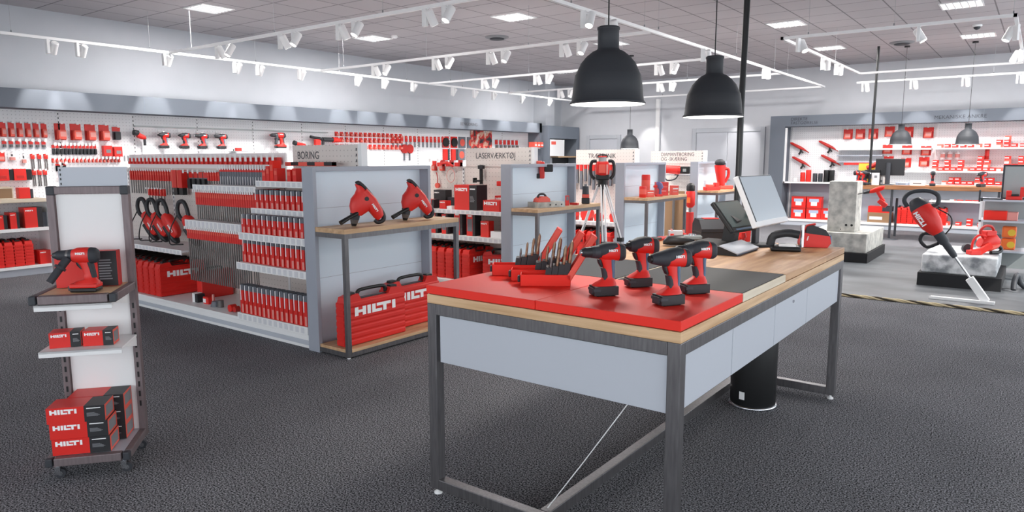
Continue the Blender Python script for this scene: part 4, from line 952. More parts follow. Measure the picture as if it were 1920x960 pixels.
for i, x in enumerate((-6.3, -6.15, -6.0)):
    o = MB().box(-0.05, 0.05, -0.05, 0, 0, 0.05, 'red').box(0.02, 0.05, -0.051, 0, 0.0, 0.08, 'red_dark').build('product_box'); o.location = (x, y2+0.64, 1.50)
    tag(o, 'small red item on top of the second row, %s of three' % nth(i, 3), 'box', 'items on top of the second row')
# --- things on the second end table
TX2, TY2 = -4.5, 6.3
o = MB().box(-0.19, 0.19, -0.10, 0.10, 0, 0.06, 'concrete')
for dx in (-0.02, 0.06, 0.14): o.cyl((dx+0.0, -0.1015, 0.03), (dx, -0.10, 0.03), 0.01, m='black', seg=12)
o = o.build('concrete_sample'); o.location = (-4.49, 6.66, 1.051); o.rotation_euler = (0, 0, R(70)); tag(o, 'pale drilled concrete sample block on the second end table', 'concrete block')
t = thing('scanner', 'red and black handheld scanner lying on the pale sample block', 'measuring tool', (-4.50, 6.58, 1.112), R(70))
MB().prism([(-0.085, 0), (0.085, 0), (0.08, 0.035), (0.04, 0.062), (-0.03, 0.062), (-0.075, 0.035)], 'y', -0.05, 0.05, 'red_light').build('housing', t, 0.008)
MB().tube([(-0.06, 0, 0.055), (-0.03, 0, 0.085), (0.03, 0, 0.085), (0.06, 0, 0.055)], 0.012, 'dark').build('handle', t)
o = MB().box(-0.022, 0.022, -0.012, 0.012, 0, 0.115, 'red').box(-0.014, 0.014, -0.0125, -0.012, 0.06, 0.105, 'grey_label').build('range_finder', bevel=0.004)
o.location = (-4.44, 7.02, 1.051); o.rotation_euler = (0, 0, R(50)); tag(o, 'slim red laser range finder standing upright on the second end table', 'measuring tool')
o = MB().box(-0.05, 0.05, -0.02, 0.02, 0, 0.025, 'red_dark').build('small_accessory'); o.location = (-4.42, 7.15, 1.051); tag(o, 'small dark red accessory lying next to the range finder', 'accessory')
t = thing('rotating_laser', 'black and red point laser standing at the end of the second table', 'laser tool', (-4.44, 7.44, 1.051), R(40))
MB().box(-0.045, 0.045, -0.04, 0.04, 0, 0.07, 'dark').build('base', t, 0.008)
MB().box(-0.04, 0.04, -0.035, 0.035, 0.07, 0.115, 'red_light').build('band', t, 0.006)
MB().cyl((0, 0, 0.115), (0, 0, 0.21), 0.042, 0.036, 'charcoal').build('head', t)
MB().cyl((0, 0, 0.21), (0, 0, 0.235), 0.018, m='grey_label').build('cap', t)
t = thing('cordless_tool', 'red cordless tool perched on top of the second row end frame', 'power tool', (-4.77, 6.98, 1.36), R(30))
MB().box(-0.03, 0.03, -0.03, 0.03, 0.0, 0.2, 'red').box(-0.07, 0.0, -0.03, 0.03, 0.17, 0.21, 'red_light').build('housing', t, 0.012)
MB().box(0.03, 0.13, -0.035, 0.035, 0.08, 0.17, 'dark').build('battery', t, 0.01)
MB().box(-0.08, -0.02, -0.03, 0.03, 0.0, 0.06, 'dark').build('foot', t, 0.01)
# ------------------------------------------------------------------ third and fourth rows
y3, y4 = 8.925, 11.585
lp = MB().box(-0.016, 0.016, -0.03, 0, 0, 0.24, 'grey_pack').box(-0.018, 0.018, -0.032, 0, 0.24, 0.32, 'red').box(-0.004, 0.004, -0.06, -0.03, 0.32, 0.33, 'white').build('saw_blade_pack')
for i, (x, s) in enumerate(zip(lin(-6.05, -5.02, 15), (1, .8, 1.1, .9, 1.2, .8, 1, 1.2, .8, .9, 1.1, 1, .9, 1.3, 1.2))):
    place(lp, (x, y3+0.60, 1.50-0.32*s), 0, 'hanging blade pack with red top, %s behind the tripod laser' % nth(i, 15), 'blade packs behind the tripod', 'packaged goods', sc=(1.1, 1, s))
for i, x in enumerate(lin(-6.2, -5.0, 9)):
    place(bigcase, (x, y3+0.32, 0.151), R(90), 'red tool case on the third row base, %s behind the tripod' % nth(i, 9), 'tool cases ranked on the third row base', sc=(1.1, 1.05, 1.05))
for i, (x, w, h) in enumerate(((-5.50, 0.16, 0.19), (-5.30, 0.12, 0.12), (-5.02, 0.14, 0.15), (-5.75, 0.16, 0.16))):
    o = MB().cyl((0, -0.05, h*0.5), (0, 0.05, h*0.5), h*0.5, m='red').box(-w/2, w/2, -0.04, 0.04, 0, h*0.4, 'red_dark').build('circular_saw', bevel=0.003)
    o.location = (x, y3+0.35, 0.661); tag(o, 'red power saw on the third row shelf, %s' % nth(i, 4), 'power tool', 'saws on the third row shelf')
place(bigcase, (-4.33, 8.20, 0.0), R(12), 'red tool case standing on the floor between tripod legs and table', None, 'tool case', sc=(0.9, 1, 1.0))
# rotating laser on tripod
t = thing('tripod', 'silver and black surveying tripod carrying the red laser, standing in the aisle', 'tripod', (-4.53, 8.0, 0))
MB().cyl((0, 0, 1.26), (0, 0, 1.32), 0.055, 0.065, 'black').cyl((0, 0, 1.20), (0, 0, 1.26), 0.03, m='black').build('head', t)
for a in (187, 307, 67):
    dx, dy = math.cos(R(a)), math.sin(R(a))
    def P_(s): return (0.05*dx + 0.46*dx*s, 0.05*dy + 0.46*dy*s, 1.26*(1-s))
    L = MB()
    px, py = -dy*0.022, dx*0.022
    for s in (-1, 1):
        A, B = P_(0.0), P_(0.58)
        L.tube([(A[0]+s*px, A[1]+s*py, A[2]), (B[0]+s*px, B[1]+s*py, B[2])], 0.011, 'white_gloss', 8)
    lg = MB().tube([P_(0.40), P_(0.98)], 0.013, 'chrome', 8).build('leg', t)
    L.box(P_(0.0)[0]-0.02, P_(0.0)[0]+0.02, P_(0.0)[1]-0.02, P_(0.0)[1]+0.02, 1.235, 1.27, 'black').build('leg_tube', lg)
    c = P_(0.58); MB().box(c[0]-0.04, c[0]+0.04, c[1]-0.03, c[1]+0.03, c[2]-0.025, c[2]+0.03, 'black').build('clamp', lg, 0.005)
    f = P_(0.96); MB().cyl(f, P_(1.0), 0.014, 0.006, 'black').build('foot', lg)
MB().tube([(0, 0, 1.2), (0, 0, 0.62)], 0.014, 'shaft').build('centre_column', t)
MB().tube([(0.03, -0.05, 1.24), (0.045, -0.06, 1.0), (0.03, -0.05, 0.7), (0.04, -0.06, 0.5)], 0.006, 'black').build('strap', t)
t = thing('rotating_laser', 'red and black rotating laser with side handles mounted on the tripod', 'laser tool', (-4.53, 8.0, 1.322), R(36))
MB().box(-0.085, 0.085, -0.075, 0.075, 0.0, 0.07, 'black').build('base', t, 0.012)
MB().loft([oval((0, 0, z), a, a, 3.4, 24, (1,0,0), (0,1,0)) for z, a in ((0.06, 0.075), (0.08, 0.088), (0.2, 0.088), (0.235, 0.07))], 'red').build('housing', t)
MB().box(-0.055, 0.03, -0.093, -0.08, 0.09, 0.2, 'red_light').box(0.04, 0.06, -0.093, -0.08, 0.07, 0.2, 'pink').build('front_plate', t)
MB().cyl((0, 0, 0.23), (0, 0, 0.29), 0.05, m='smoked', seg=20).cyl((0, 0, 0.29), (0, 0, 0.305), 0.055, m='red', seg=20).build('turret', t)
for s in (-1, 1):
    MB().tube([(s*0.075, 0, 0.24), (s*0.13, 0, 0.235), (s*0.15, 0, 0.17), (s*0.145, 0, 0.07), (s*0.10, 0, 0.01)], 0.021, 'black', 10).build('side_handle', t)
MB().tube([(-0.055, 0, 0.285), (-0.05, 0, 0.315), (0.05, 0, 0.315), (0.055, 0, 0.285)], 0.009, 'black').build('top_handle', t)
# boxes on the third end table
def canister(r_, h, m1, m2=None):
    m = MB().lathe([(r_*0.9, 0), (r_, 0.006), (r_, h*0.93), (r_*0.92, h)], m1, seg=20)
    if m2: m.lathe([(r_*1.005, h*0.3), (r_*1.005, h*0.75)], m2, seg=20, cap=False)
    return m.build('canister', bevel=0)
o = canister(0.052, 0.155, 'red', 'red_light'); o.location = (-4.47, 9.05, 1.051); tag(o, 'squat red canister at the near end of the third end table', 'canister')
o = canister(0.062, 0.31, 'red', 'red_light'); o.location = (-4.58, 9.36, 1.051); tag(o, 'tall red canister standing behind the small boxes, third end table', 'canister')
for (x, y, w, d, h, m_, lb) in ((-4.45, 9.22, 0.11, 0.08, 0.095, 'red_light', 'small pale red carton beside the squat canister on the third end table'),
                               (-4.50, 9.72, 0.17, 0.12, 0.195, 'red', 'square red carton in the middle of the third end table'),
                               (-4.41, 9.97, 0.10, 0.10, 0.14, 'red_light', 'small light red carton right of the square one, third end table')):
    o = MB().box(-w/2, w/2, -d/2, d/2, 0, h, m_).box(-w*0.4, w*0.4, -d/2-0.001, -d/2, h*0.6, h*0.72, 'lettering' if m_ != 'red' else 'red_light').box(-w*0.4, w*0.3, -d/2-0.001, -d/2, h*0.3, h*0.38, 'pink').build('product_box', bevel=0.002)
    o.location = (x, y, 1.051); o.rotation_euler = (0, 0, R(48)); tag(o, lb, 'box')
o = canister(0.05, 0.14, 'white', 'violet'); o.location = (-4.45, 10.07, 1.051); tag(o, 'white canister with violet label at the far end of the third end table', 'canister')
t = thing('gas_nailer', 'small red and grey cordless tool standing among boxes on the third end table', 'power tool', (-4.40, 9.42, 1.051), R(50))
MB().box(-0.05, 0.05, -0.03, 0.03, 0, 0.035, 'red').build('battery', t, 0.006)
MB().loft([oval((x, 0, z), a, b_, 2.5, 14, (1,0,0), (0,1,0)) for x, z, a, b_ in ((0.02, 0.03, 0.02, 0.02), (0.02, 0.1, 0.018, 0.02), (0.02, 0.13, 0.05, 0.028), (0.0, 0.19, 0.045, 0.026), (-0.01, 0.21, 0.02, 0.02))], 'violet').build('housing', t)
MB().cyl((-0.03, 0, 0.15), (-0.08, 0, 0.14), 0.018, m='red').build('nose', t)
# large core drill mounted on the fourth row
t = thing('core_drill', 'red and black diamond core drill mounted high beside the fourth row, with cable', 'power tool', (-5.25, y4+0.33, 1.30), R(10))
MB().cyl((-0.20, 0, 0.10), (0.05, 0, 0.085), 0.07, 0.08, 'red', 20).cyl((0.05, 0, 0.085), (0.10, 0, 0.08), 0.08, 0.06, 'red', 20).build('housing', t)
MB().cyl((-0.24, 0, 0.10), (-0.20, 0, 0.10), 0.05, 0.066, 'dark', 20).build('motor_cap', t)
MB().box(0.09, 0.26, -0.06, 0.06, 0.02, 0.15, 'black').box(0.13, 0.21, -0.061, 0.061, 0.05, 0.12, 'smoked').build('handle', t, 0.012)
MB().tube([(0.05, 0, 0.0), (-0.02, 0.02, -0.08), (-0.15, 0.02, -0.10), (-0.2, 0.02, -0.05)], 0.012, 'charcoal').build('power_cord', t)
MB().box(-0.25, 0.25, 0.07, 0.30, -0.01, 0.005, 'laminate').box(-0.02, 0.02, 0.0, 0.09, -0.01, 0.03, 'shaft').build('mount', t)
t = thing('core_rig', 'red and black core drilling rig with round motor, upright against the farthest row', 'power tool', (-4.66, 11.2, 0.0), 0)
MB().box(-0.12, 0.12, -0.1, 0.1, 0, 0.05, 'charcoal').build('foot_plate', t, 0.008)
MB().cyl((0, 0, 0.05), (0, 0, 0.70), 0.062, m='red_dark', seg=20).build('core_barrel', t)
MB().cyl((0, 0, 0.70), (0, 0, 0.80), 0.022, m='shaft').build('spindle', t)
MB().lathe([(0.04, 0.78), (0.075, 0.82), (0.075, 1.03), (0.06, 1.06)], 'red', seg=20).build('motor', t)
MB().box(-0.03, 0.03, -0.08, -0.074, 0.86, 0.95, 'orange').build('label_plate', t)
MB().lathe([(0.055, 1.04), (0.07, 1.07), (0.07, 1.13), (0.05, 1.18), (0.0, 1.19)], 'black', seg=20).build('motor_cap', t)
t = thing('cardboard_display', 'tan core drill stand panel with steel column beside the third end table', 'panel', (-5.05, 11.15, 0), R(0))
MB().box(-0.05, 0.55-0.25, 0.0, 0.02, 0.2, 1.05, 'box_brown').build('panel', t)
MB().cyl((0.14, -0.05, 0.0), (0.14, -0.05, 1.05), 0.022, m='shaft').build('column', t)
MB().box(-0.05, 0.25, -0.09, 0.05, 0, 0.04, 'charcoal').build('base', t, 0.005)
# tools on the fourth end table
o = MB().box(-0.14, 0.14, -0.05, 0.05, 0, 0.06, 'red').box(-0.10, 0.02, -0.04, 0.04, 0.06, 0.10, 'red_light').box(0.05, 0.12, -0.04, 0.04, 0.06, 0.13, 'red').build('product_box', bevel=0.006)
o.location = (-4.50, 11.72, 1.051); o.rotation_euler = (0, 0, R(55)); tag(o, 'low red tool pack on the farthest end table, beside the upright core drill', 'box')
t = thing('core_drill', 'red hand core drill standing upright with black top on the farthest end table', 'power tool', (-4.52, 12.20, 1.051), R(40))
MB().loft([oval((x, 0, z), a, b_, 2.3, 18, (1,0,0), (0,1,0)) for x, z, a, b_ in ((0.02, 0.06, 0.05, 0.05), (0.0, 0.12, 0.065, 0.055), (-0.02, 0.3, 0.085, 0.07), (-0.03, 0.42, 0.095, 0.075))], 'red').build('housing', t)
MB().lathe([(0.07, 0.42), (0.09, 0.45), (0.085, 0.49), (0.05, 0.52), (0.0, 0.525)], 'dark', (-0.03, 0, 0), 20).build('motor_cap', t)
MB().tube([(0.0, 0, 0.33), (0.11, 0, 0.36), (0.13, 0, 0.25), (0.07, 0, 0.12)], 0.026, 'red').build('handle', t)
MB().box(-0.03, 0.21, -0.05, 0.05, 0.0, 0.07, 'red_light').build('foot', t, 0.015)

# ------------------------------------------------------------------ till equipment on the worktable
TT = ST+0.001
t = thing('flat_monitor', 'large pale-screened monitor tilted back, behind the till tablet', 'monitor', (-1.44, 4.71, TT))
def S_(): return MB().at((0.06, 0.0, 0.15), R(-3), 0, R(-24))
S_().box(-0.035, 0.0, -0.29, 0.29, 0, 0.345, 'white').build('casing', t, 0.006)
S_().box(0.0, 0.004, -0.275, 0.275, 0.035, 0.335, 'screen_blue').box(-0.0, 0.0045, -0.2805, -0.275, 0.033, 0.337, 'charcoal').box(-0.0, 0.0045, 0.275, 0.2805, 0.033, 0.337, 'charcoal').box(-0.0, 0.0045, -0.2805, 0.2805, 0.335, 0.34, 'charcoal').build('screen', t)
MB().box(-0.075, -0.045, -0.03, 0.05, 0.01, 0.26, 'charcoal').build('stand', t, 0.006)
MB().lathe([(0.11, 0), (0.11, 0.012), (0.09, 0.016)], 'charcoal', (-0.03, 0.01, 0), 28).build('foot', t)
t = thing('till_tablet', 'dark touch screen till tilted on a heavy black base', 'till', (-1.60, 4.475, TT))
MB().at((0.02, 0, 0.0)).prism([(-0.16, 0), (0.17, 0), (0.17, 0.012), (0.06, 0.05), (-0.16, 0.055)], 'y', -0.37, 0.02, 'black').box(0.165, 0.1705, -0.365, 0.015, 0.0, 0.012, 'blue_steel').build('base', t, 0.003)
MB().at((0.02, 0, 0)).prism([(0.062, 0.052), (0.175, 0.011), (0.178, 0.018), (0.064, 0.058)], 'y', -0.368, 0.018, 'laminate').build('front_strip', t)
MB().at((0.06, 0, 0.05)).prism([(-0.08, -0.01), (0.0, -0.01), (0.02, 0.13), (-0.05, 0.19)], 'y', -0.06, 0.02, 'black').build('neck', t, 0.004)
def S2(): return MB().at((0.12, 0.0, 0.125), R(-8), 0, R(-40))
S2().box(-0.03, 0.0, -0.165, 0.165, 0, 0.235, 'black').build('casing', t, 0.008)
S2().box(0, 0.0015, -0.148, 0.148, 0.03, 0.222, 'screen_dark').build('screen', t)
S2().box(0, 0.0015, -0.12, 0.12, 0.006, 0.018, 'blue_steel').build('lower_bezel', t)
t = thing('card_terminal', 'black payment terminal with curled handset lying beside the till base', 'card terminal', (-1.25, 4.56, TT), R(20))
MB().box(-0.10, 0.08, -0.07, 0.07, 0, 0.03, 'black').build('base', t, 0.01)
MB().tube([(-0.10, 0, 0.03), (-0.08, 0, 0.09), (0.0, 0, 0.11), (0.07, 0, 0.10)], 0.026, 'dark', 10).build('handset', t)
MB().box(-0.05, 0.05, -0.05, 0.0, 0.03, 0.045, 'white').build('paper_slip', t)
MB().tube([(0.09, 0.03, 0.02), (0.09, 0.03, 0.16)], 0.012, 'chrome').build('post', t)
t = thing('receipt_printer', 'bulky black receipt printer behind the till, with grey side', 'printer', (-1.85, 4.80, TT), R(-48))
t.scale = (0.85, 0.85, 0.9)
MB().prism([(-0.10, 0), (0.12, 0), (0.12, 0.10), (0.06, 0.17), (-0.05, 0.175), (-0.10, 0.13)], 'y', -0.11, 0.11, 'rubber').box(-0.102, 0.122, -0.112, 0.112, 0.07, 0.078, 'black').build('casing', t, 0.008)
MB().prism([(0.02, 0.02), (0.10, 0.02), (0.11, 0.10), (0.06, 0.165), (0.02, 0.14)], 'y', 0.111, 0.125, 'smoked').build('side_plate', t)
MB().box(-0.04, 0.05, -0.06, 0.06, 0.17, 0.178, 'red_dark').build('paper_cover', t, 0.003)
t = thing('carry_bag', 'red bag with a white mark leaning behind the till tablet', 'bag', (-1.66, 4.87, TT), R(50))
MB().prism([(-0.07, 0), (0.07, 0), (0.075, 0.17), (-0.05, 0.21)], 'y', -0.03, 0.03, 'red').build('body', t, 0.012)
MB().box(-0.04, 0.04, -0.0325, -0.03, 0.10, 0.115, 'lettering').box(-0.04, -0.025, -0.0325, -0.03, 0.075, 0.115, 'lettering').box(0.0, 0.015, -0.0325, -0.03, 0.08, 0.115, 'lettering').build('print', t)
t = thing('desk_phone', 'rounded black scanner cradle lying in front of the receipt printer', 'scanner', (-1.86, 4.42, TT), R(30))
MB().loft([oval((x, 0, z), a, b_, 2.2, 16) for x, a, b_, z in ((-0.15, 0.02, 0.012, 0.02), (-0.12, 0.05, 0.03, 0.035), (-0.02, 0.055, 0.035, 0.038), (0.05, 0.05, 0.02, 0.03))], 'dark').build('cradle', t)
MB().box(-0.02, 0.10, -0.04, 0.04, 0.045, 0.07, 'smoked').cyl((0.04, 0, 0.07), (0.04, 0, 0.08), 0.025, m='chrome').build('head', t, 0.006)
o = MB().box(-0.05, 0.05, -0.04, 0.04, 0, 0.05, 'laminate').build('note_box', bevel=0.002); o.location = (-2.13, 4.86, TT); o.rotation_euler = (0, 0, R(30)); tag(o, 'small pale grey block beside the receipt printer', 'box')
t = thing('long_case', 'long flat red and black case lying along the far left table edge', 'case', (-2.15, 4.30, TT), R(90))
MB().box(-0.10, 0.42, -0.035, 0.035, 0, 0.018, 'red_dark').box(0.05, 0.30, -0.036, 0.036, 0.004, 0.024, 'dark').build('shell', t, 0.006)
for i, (x, y) in enumerate(((-2.14, 4.82), (-2.08, 4.89), (-2.18, 4.9))):
    o = MB().box(-0.018, 0.018, -0.015, 0.015, 0, 0.03, 'red').cyl((0, 0, 0.03), (0, 0, 0.055), 0.008, m='pink').build('small_bottle'); o.location = (x, y, TT)
    tag(o, 'tiny red bottle at the far edge of the worktable, %s of three' % nth(i, 3), 'bottle', 'tiny red bottles at the table edge')
t = thing('worksite_radio', 'squat red and black cordless unit at the far edge of the worktable', 'radio', (-1.165, 4.865, TT), R(25))
MB().prism([(-0.085, 0.004), (0.075, 0.0), (0.095, 0.03), (0.085, 0.075), (-0.08, 0.095), (-0.09, 0.02)], 'y', -0.06, 0.06, 'red').build('housing', t, 0.01)
MB().prism([(-0.06, 0.09), (0.09, 0.07), (0.06, 0.115), (-0.02, 0.145), (-0.055, 0.135)], 'y', -0.055, 0.055, 'dark').build('cover', t, 0.012)
MB().tube([(-0.075, -0.03, 0.09), (-0.05, -0.03, 0.14), (0.0, -0.03, 0.15)], 0.008, 'red_dark').build('handle', t)
MB().box(0.085, 0.10, -0.045, 0.045, 0.02, 0.08, 'blue_steel').build('side_grille', t, 0.006)
MB().mark((-0.05, -0.061, 0.045), (0.3, 0, 1), (-1, 0, 0.3), 0.03, 0.007).build('lettering', t)
for i, (x, y, m_) in enumerate(((-1.58, 4.70, 'red'), (-1.64, 4.78, 'red_light'))):
    o = MB().cyl((0, 0, 0), (0, 0, 0.05), 0.018, m=m_).cyl((0, 0, 0.05), (0, 0, 0.08), 0.028, 0.02, m_).build('figurine'); o.location = (x, y, TT)
    tag(o, 'small red gadget under the tilted monitor, %s of two' % ('nearer', 'farther')[i], 'gadget', 'red gadgets under the monitor')
# ------------------------------------------------------------------ left wall shelving
PX = -11.62          # face of the back panels
t = thing('wall_shelving', 'long white perforated wall shelving with grey fascia along the left wall', 'shelving', (XL, 1.0, 0))
def L(): return MB().at((-XL, -1.0, 0))
L().box(XL, PX-0.001, 1.0, 16.4, 0.0, 2.32, 'peg_white').build('back_panel', t)
f = L().box(XL, -11.22, 1.0, 16.4, 2.30, 2.56, 'cornice')
for y in (5.5, 9.78, 13.0): f.box(-11.221, -11.2185, y, y+0.006, 2.30, 2.56, 'grey_paint')
fa = f.build('fascia', t)
L().box(XL, -11.22, 16.3, 16.4, 0, 2.56, 'cornice').build('end_panel', t)
L().box(XL, -11.22, 1.0, 4.05, 0.0, 0.10, 'laminate').box(XL, -11.18, 1.0, 4.05, 0.10, 0.135, 'white').build('base_shelf', t, 0.003)
L().box(XL, -11.22, 4.05, 16.3, 0.0, 0.13, 'laminate').build('base_shelf', t, 0.003)
for z, m_ in ((0.66, 'white'), (1.06, 'wood_pale')):
    L().box(PX, -11.18, 1.0, 4.05, z-0.045, z, m_).build('shelf', t, 0.003)
L().box(PX, -11.2, 4.04, 4.06, 0.1, 1.06, 'white').build('divider', t)
for y in (2.3, 3.365, 4.43, 5.5, 6.565, 7.63, 8.7, 9.78, 10.845, 11.9, 13.0, 14.07, 15.1):
    u = L().box(PX-0.002, PX+0.006, y-0.012, y+0.012, 0, 2.31, 'white')
    for k in range(14): u.box(PX+0.006, PX+0.0075, y-0.006, y+0.006, 2.25-0.06*k, 2.275-0.06*k, 'ink_dark')
    u.build('upright', t)
L().box(PX+0.01, PX+0.05, 5.5, 9.3, 2.115, 2.13, 'smoked').build('hang_rail', t)
text('RENGØRING', 0.11, (-11.216-XL, 12.95-1.0, 2.385), (PI/2, 0, PI/2), 'ink', fa)
# hanging packs: (style, w, h, y list, z bottom, description, where, group)
wr = wall_row
pk1 = blister(0.075, 0.20, 'red', 0.05)
wr(pk1, PX, lin(3.62, 4.23, 7), 1.915, 90, 'tall red blister pack', 'on the top hooks before the first upright', 'tall packs on the top hooks')
pk2 = blister(0.15, 0.24, 'red', 0.09)
wr(pk2, PX, (4.44, 4.65, 4.85, 5.05), 1.885, 90, 'large red tool pack', 'of the big packs under the fascia', 'large red packs under the fascia')
pk3 = blister(0.12, 0.20, 'mixed', 0.07)
place(pk3, (PX, 5.23, 1.90), R(90), 'dark-backed red pack ending the row of big packs, beside the slotted upright', None, 'packaged goods')
sp = blister(0.055, 0.11, 'clear', 0.03)
wr(sp, PX, lin(3.64, 4.21, 8), 1.755, 90, 'small clear pack', 'on the second hook row, nearest bay', 'small packs on the second row')
sd = blister(0.042, 0.14, 'mixed', 0.04)
wr(sd, PX, lin(4.33, 4.90, 12), 1.672, 90, 'narrow dark pack', 'on the second hook row, next bay', 'narrow dark packs on the second row')
rbx = MB().box(-0.06, 0.06, -0.08, 0, 0, 0.16, 'red').box(-0.03, 0.04, -0.0815, -0.08, 0.05, 0.10, 'grey_label').build('product_pack', bevel=0.006)
place(rbx, (PX, 5.06, 1.65), R(90), 'square red pack with grey label, left of a matching pair by the upright', 'matching square red packs', 'packaged goods')
place(rbx, (PX, 5.21, 1.635), R(90), 'square red pack with grey label, right of a matching pair by the upright', 'matching square red packs', 'packaged goods')
st_ = blister(0.034, 0.06, 'red', 0.03)
wr(st_, PX, lin(4.31, 5.24, 18), 1.555, 90, 'tiny red tagged pack', 'on the third hook row', 'tiny packs on the third row')
for (y, z, w, h, s_, lb) in ((3.66, 1.575, 0.11, 0.13, 'red', 'red pack on the third row at the far left, before two white ones'), (3.80, 1.58, 0.10, 0.12, 'white', 'plain white pack with a small print on the third row'),
                            (3.94, 1.54, 0.08, 0.14, 'white', 'white and pink pack on the third row'), (4.37, 1.43, 0.06, 0.11, 'black', 'dark pack on the fourth row, left of two'), (4.45, 1.43, 0.06, 0.11, 'black', 'dark pack on the fourth row, right of two'),
                            (4.40, 1.30, 0.06, 0.10, 'red', 'small red pack low down beside the kiosk header, left of two'), (4.50, 1.30, 0.06, 0.10, 'red', 'small red pack low down beside the kiosk header, right of two')):
    o = blister(w, h, s_); o.location = (PX, y, z); o.rotation_euler = (0, 0, R(90)); tag(o, lb, 'packaged goods')
cl = bitpack(0.05, 0.07, 0.16, 'shaft', 2)
wr(cl, PX, lin(4.05, 4.22, 3), 1.45, 90, 'pack of long steel bits', 'beside the white packs', 'long steel bit packs', 'drill bit')
wr(cl, PX, lin(4.05, 4.19, 3), 1.22, 90, 'red-topped pack of steel bits low down', 'left of the kiosk post', 'steel bit packs low on the wall', 'drill bit')
bgk = MB().box(-0.09, 0.06, -0.08, 0, 0, 0.16, 'red').box(0.06, 0.13, -0.07, 0, 0.005, 0.155, 'black').box(-0.06, 0.03, -0.083, -0.08, 0.03, 0.07, 'red_dark').build('grinder_pack', bevel=0.008)
wr(bgk, PX, (3.66, 3.87), 1.31, 90, 'big red and black hanging pack', 'of two above the wooden shelf', 'big red and black hanging packs')
o = MB().box(-0.20, 0.14, -0.30, 0, 0.0, 0.17, 'wood_pale').box(-0.19, 0.125, -0.302, -0.30, 0.02, 0.15, 'box_brown').build('display_crate', bevel=0.003)
o.location = (PX+0.05, 3.52, 1.061); o.rotation_euler = (0, 0, R(90)); tag(o, 'shallow brown-fronted display crate on the pale wooden shelf, at the left edge', 'crate')
o = MB().box(-0.09, 0.05, -0.12, 0, 0, 0.15, 'red').box(0.05, 0.09, -0.11, 0, 0, 0.13, 'ink_dark').build('product_box', bevel=0.006)
o.location = (PX+0.1, 3.86, 1.061); o.rotation_euler = (0, 0, R(90)); tag(o, 'red and dark boxed tool on the wooden shelf right of the crate', 'box')
for i, (y, w, h, lg) in enumerate(((3.20, 0.16, 0.2, 0.7), (3.47, 0.14, 0.19, 0.7), (3.63, 0.11, 0.22, 0.7), (3.86, 0.22, 0.28, 0.6))):
    o = carton(w, 0.2, h, 'product_box', 0.3, lg); o.location = (-11.32, y, 0.661); o.rotation_euler = (0, 0, R(90)); tag(o, 'red and black carton on the upper left shelf, %s' % nth(i, 4), 'box', 'cartons on the upper left shelf')
o = carton(0.10, 0.15, 0.2, 'product_box', 0.0, 0.0, main='grey_pack'); o.location = (-11.35, 3.99, 0.661); o.rotation_euler = (0, 0, R(90)); tag(o, 'grey patterned carton at the end of the upper left shelf, by the kiosk post', 'box')
for i, y in enumerate((3.05, 3.17, 3.29, 3.41, 3.53, 3.65, 3.77)):
    place(bigcase, (-11.42, y, 0.136), R(180), 'red tool case on the bottom left shelf, %s of the rank' % nth(i, 7), 'tool cases on the bottom left shelf', sc=(0.85, 1.0, 0.98))
o = carton(0.14, 0.2, 0.19, 'product_box', 0.0, 0.5); o.location = (-11.35, 3.97, 0.136); o.rotation_euler = (0, 0, R(90)); tag(o, 'single red carton at the end of the bottom left shelf', 'box')
# demo drills on hooks
def hook(y, z, lb):
    t = thing('display_hook', lb, 'hook', (PX, y, z), R(90), 'white tool hooks on the wall')
    MB().box(-0.012, 0.012, -0.16, 0, 0.0, 0.012, 'white').box(-0.02, 0.02, -0.01, 0.0, -0.03, 0.05, 'white').build('bar', t)
    return t
for i, (y, p) in enumerate(((5.90, dI), (6.24, dI), (6.56, dA), (6.91, dA))):
    place(p, (PX+0.15, y, 1.775), R(90), 'cordless drill hanging on the wall under the fascia, %s of four' % nth(i, 4), 'cordless drills hanging on the wall', sc=(1.25, 1.25, 1.15))
    hook(y, 2.035, 'white hook holding the %s hanging drill' % nth(i, 4))
t = thing('cordless_tool', 'red and black angled cordless tool hanging alone, left of four hanging drills', 'power tool', (PX+0.10, 5.50, 1.82), R(90))
MB().cyl((-0.05, 0, 0.20), (0.02, 0, 0.19), 0.045, m='dark').build('head', t)
MB().loft([oval((x, 0, z), a, b_, 2.4, 14) for x, a, b_, z in ((0.0, 0.035, 0.05, 0.17), (0.06, 0.04, 0.045, 0.14), (0.13, 0.03, 0.03, 0.12))], 'red').build('housing', t)
MB().box(0.10, 0.13, -0.02, 0.02, 0.0, 0.12, 'dark').build('handle', t, 0.006)
t = thing('display_plate', 'small red accessory on a clear round plate fixed to the wall', 'display plate', (PX, 7.21, 1.735), R(90))
MB().lathe([(0.0, 0), (0.17, 0), (0.17, 0.008), (0.0, 0.008)], 'smoked', (0, -0.17, 0)).build('plate', t)
MB().box(-0.04, 0.05, -0.2, -0.13, 0.008, 0.06, 'red').cyl((-0.09, -0.17, 0.008), (-0.09, -0.17, 0.04), 0.012, m='charcoal').build('accessory', t)
place(hd, hd.location.copy(), hd.rotation_euler.z, hd['label'])
hdw = place(hd, (PX+0.15, 8.05, 1.80), R(90), 'long red cordless hammer drill hanging on the wall above the drilling sign', None, sc=(1.5, 1.5, 1.3))
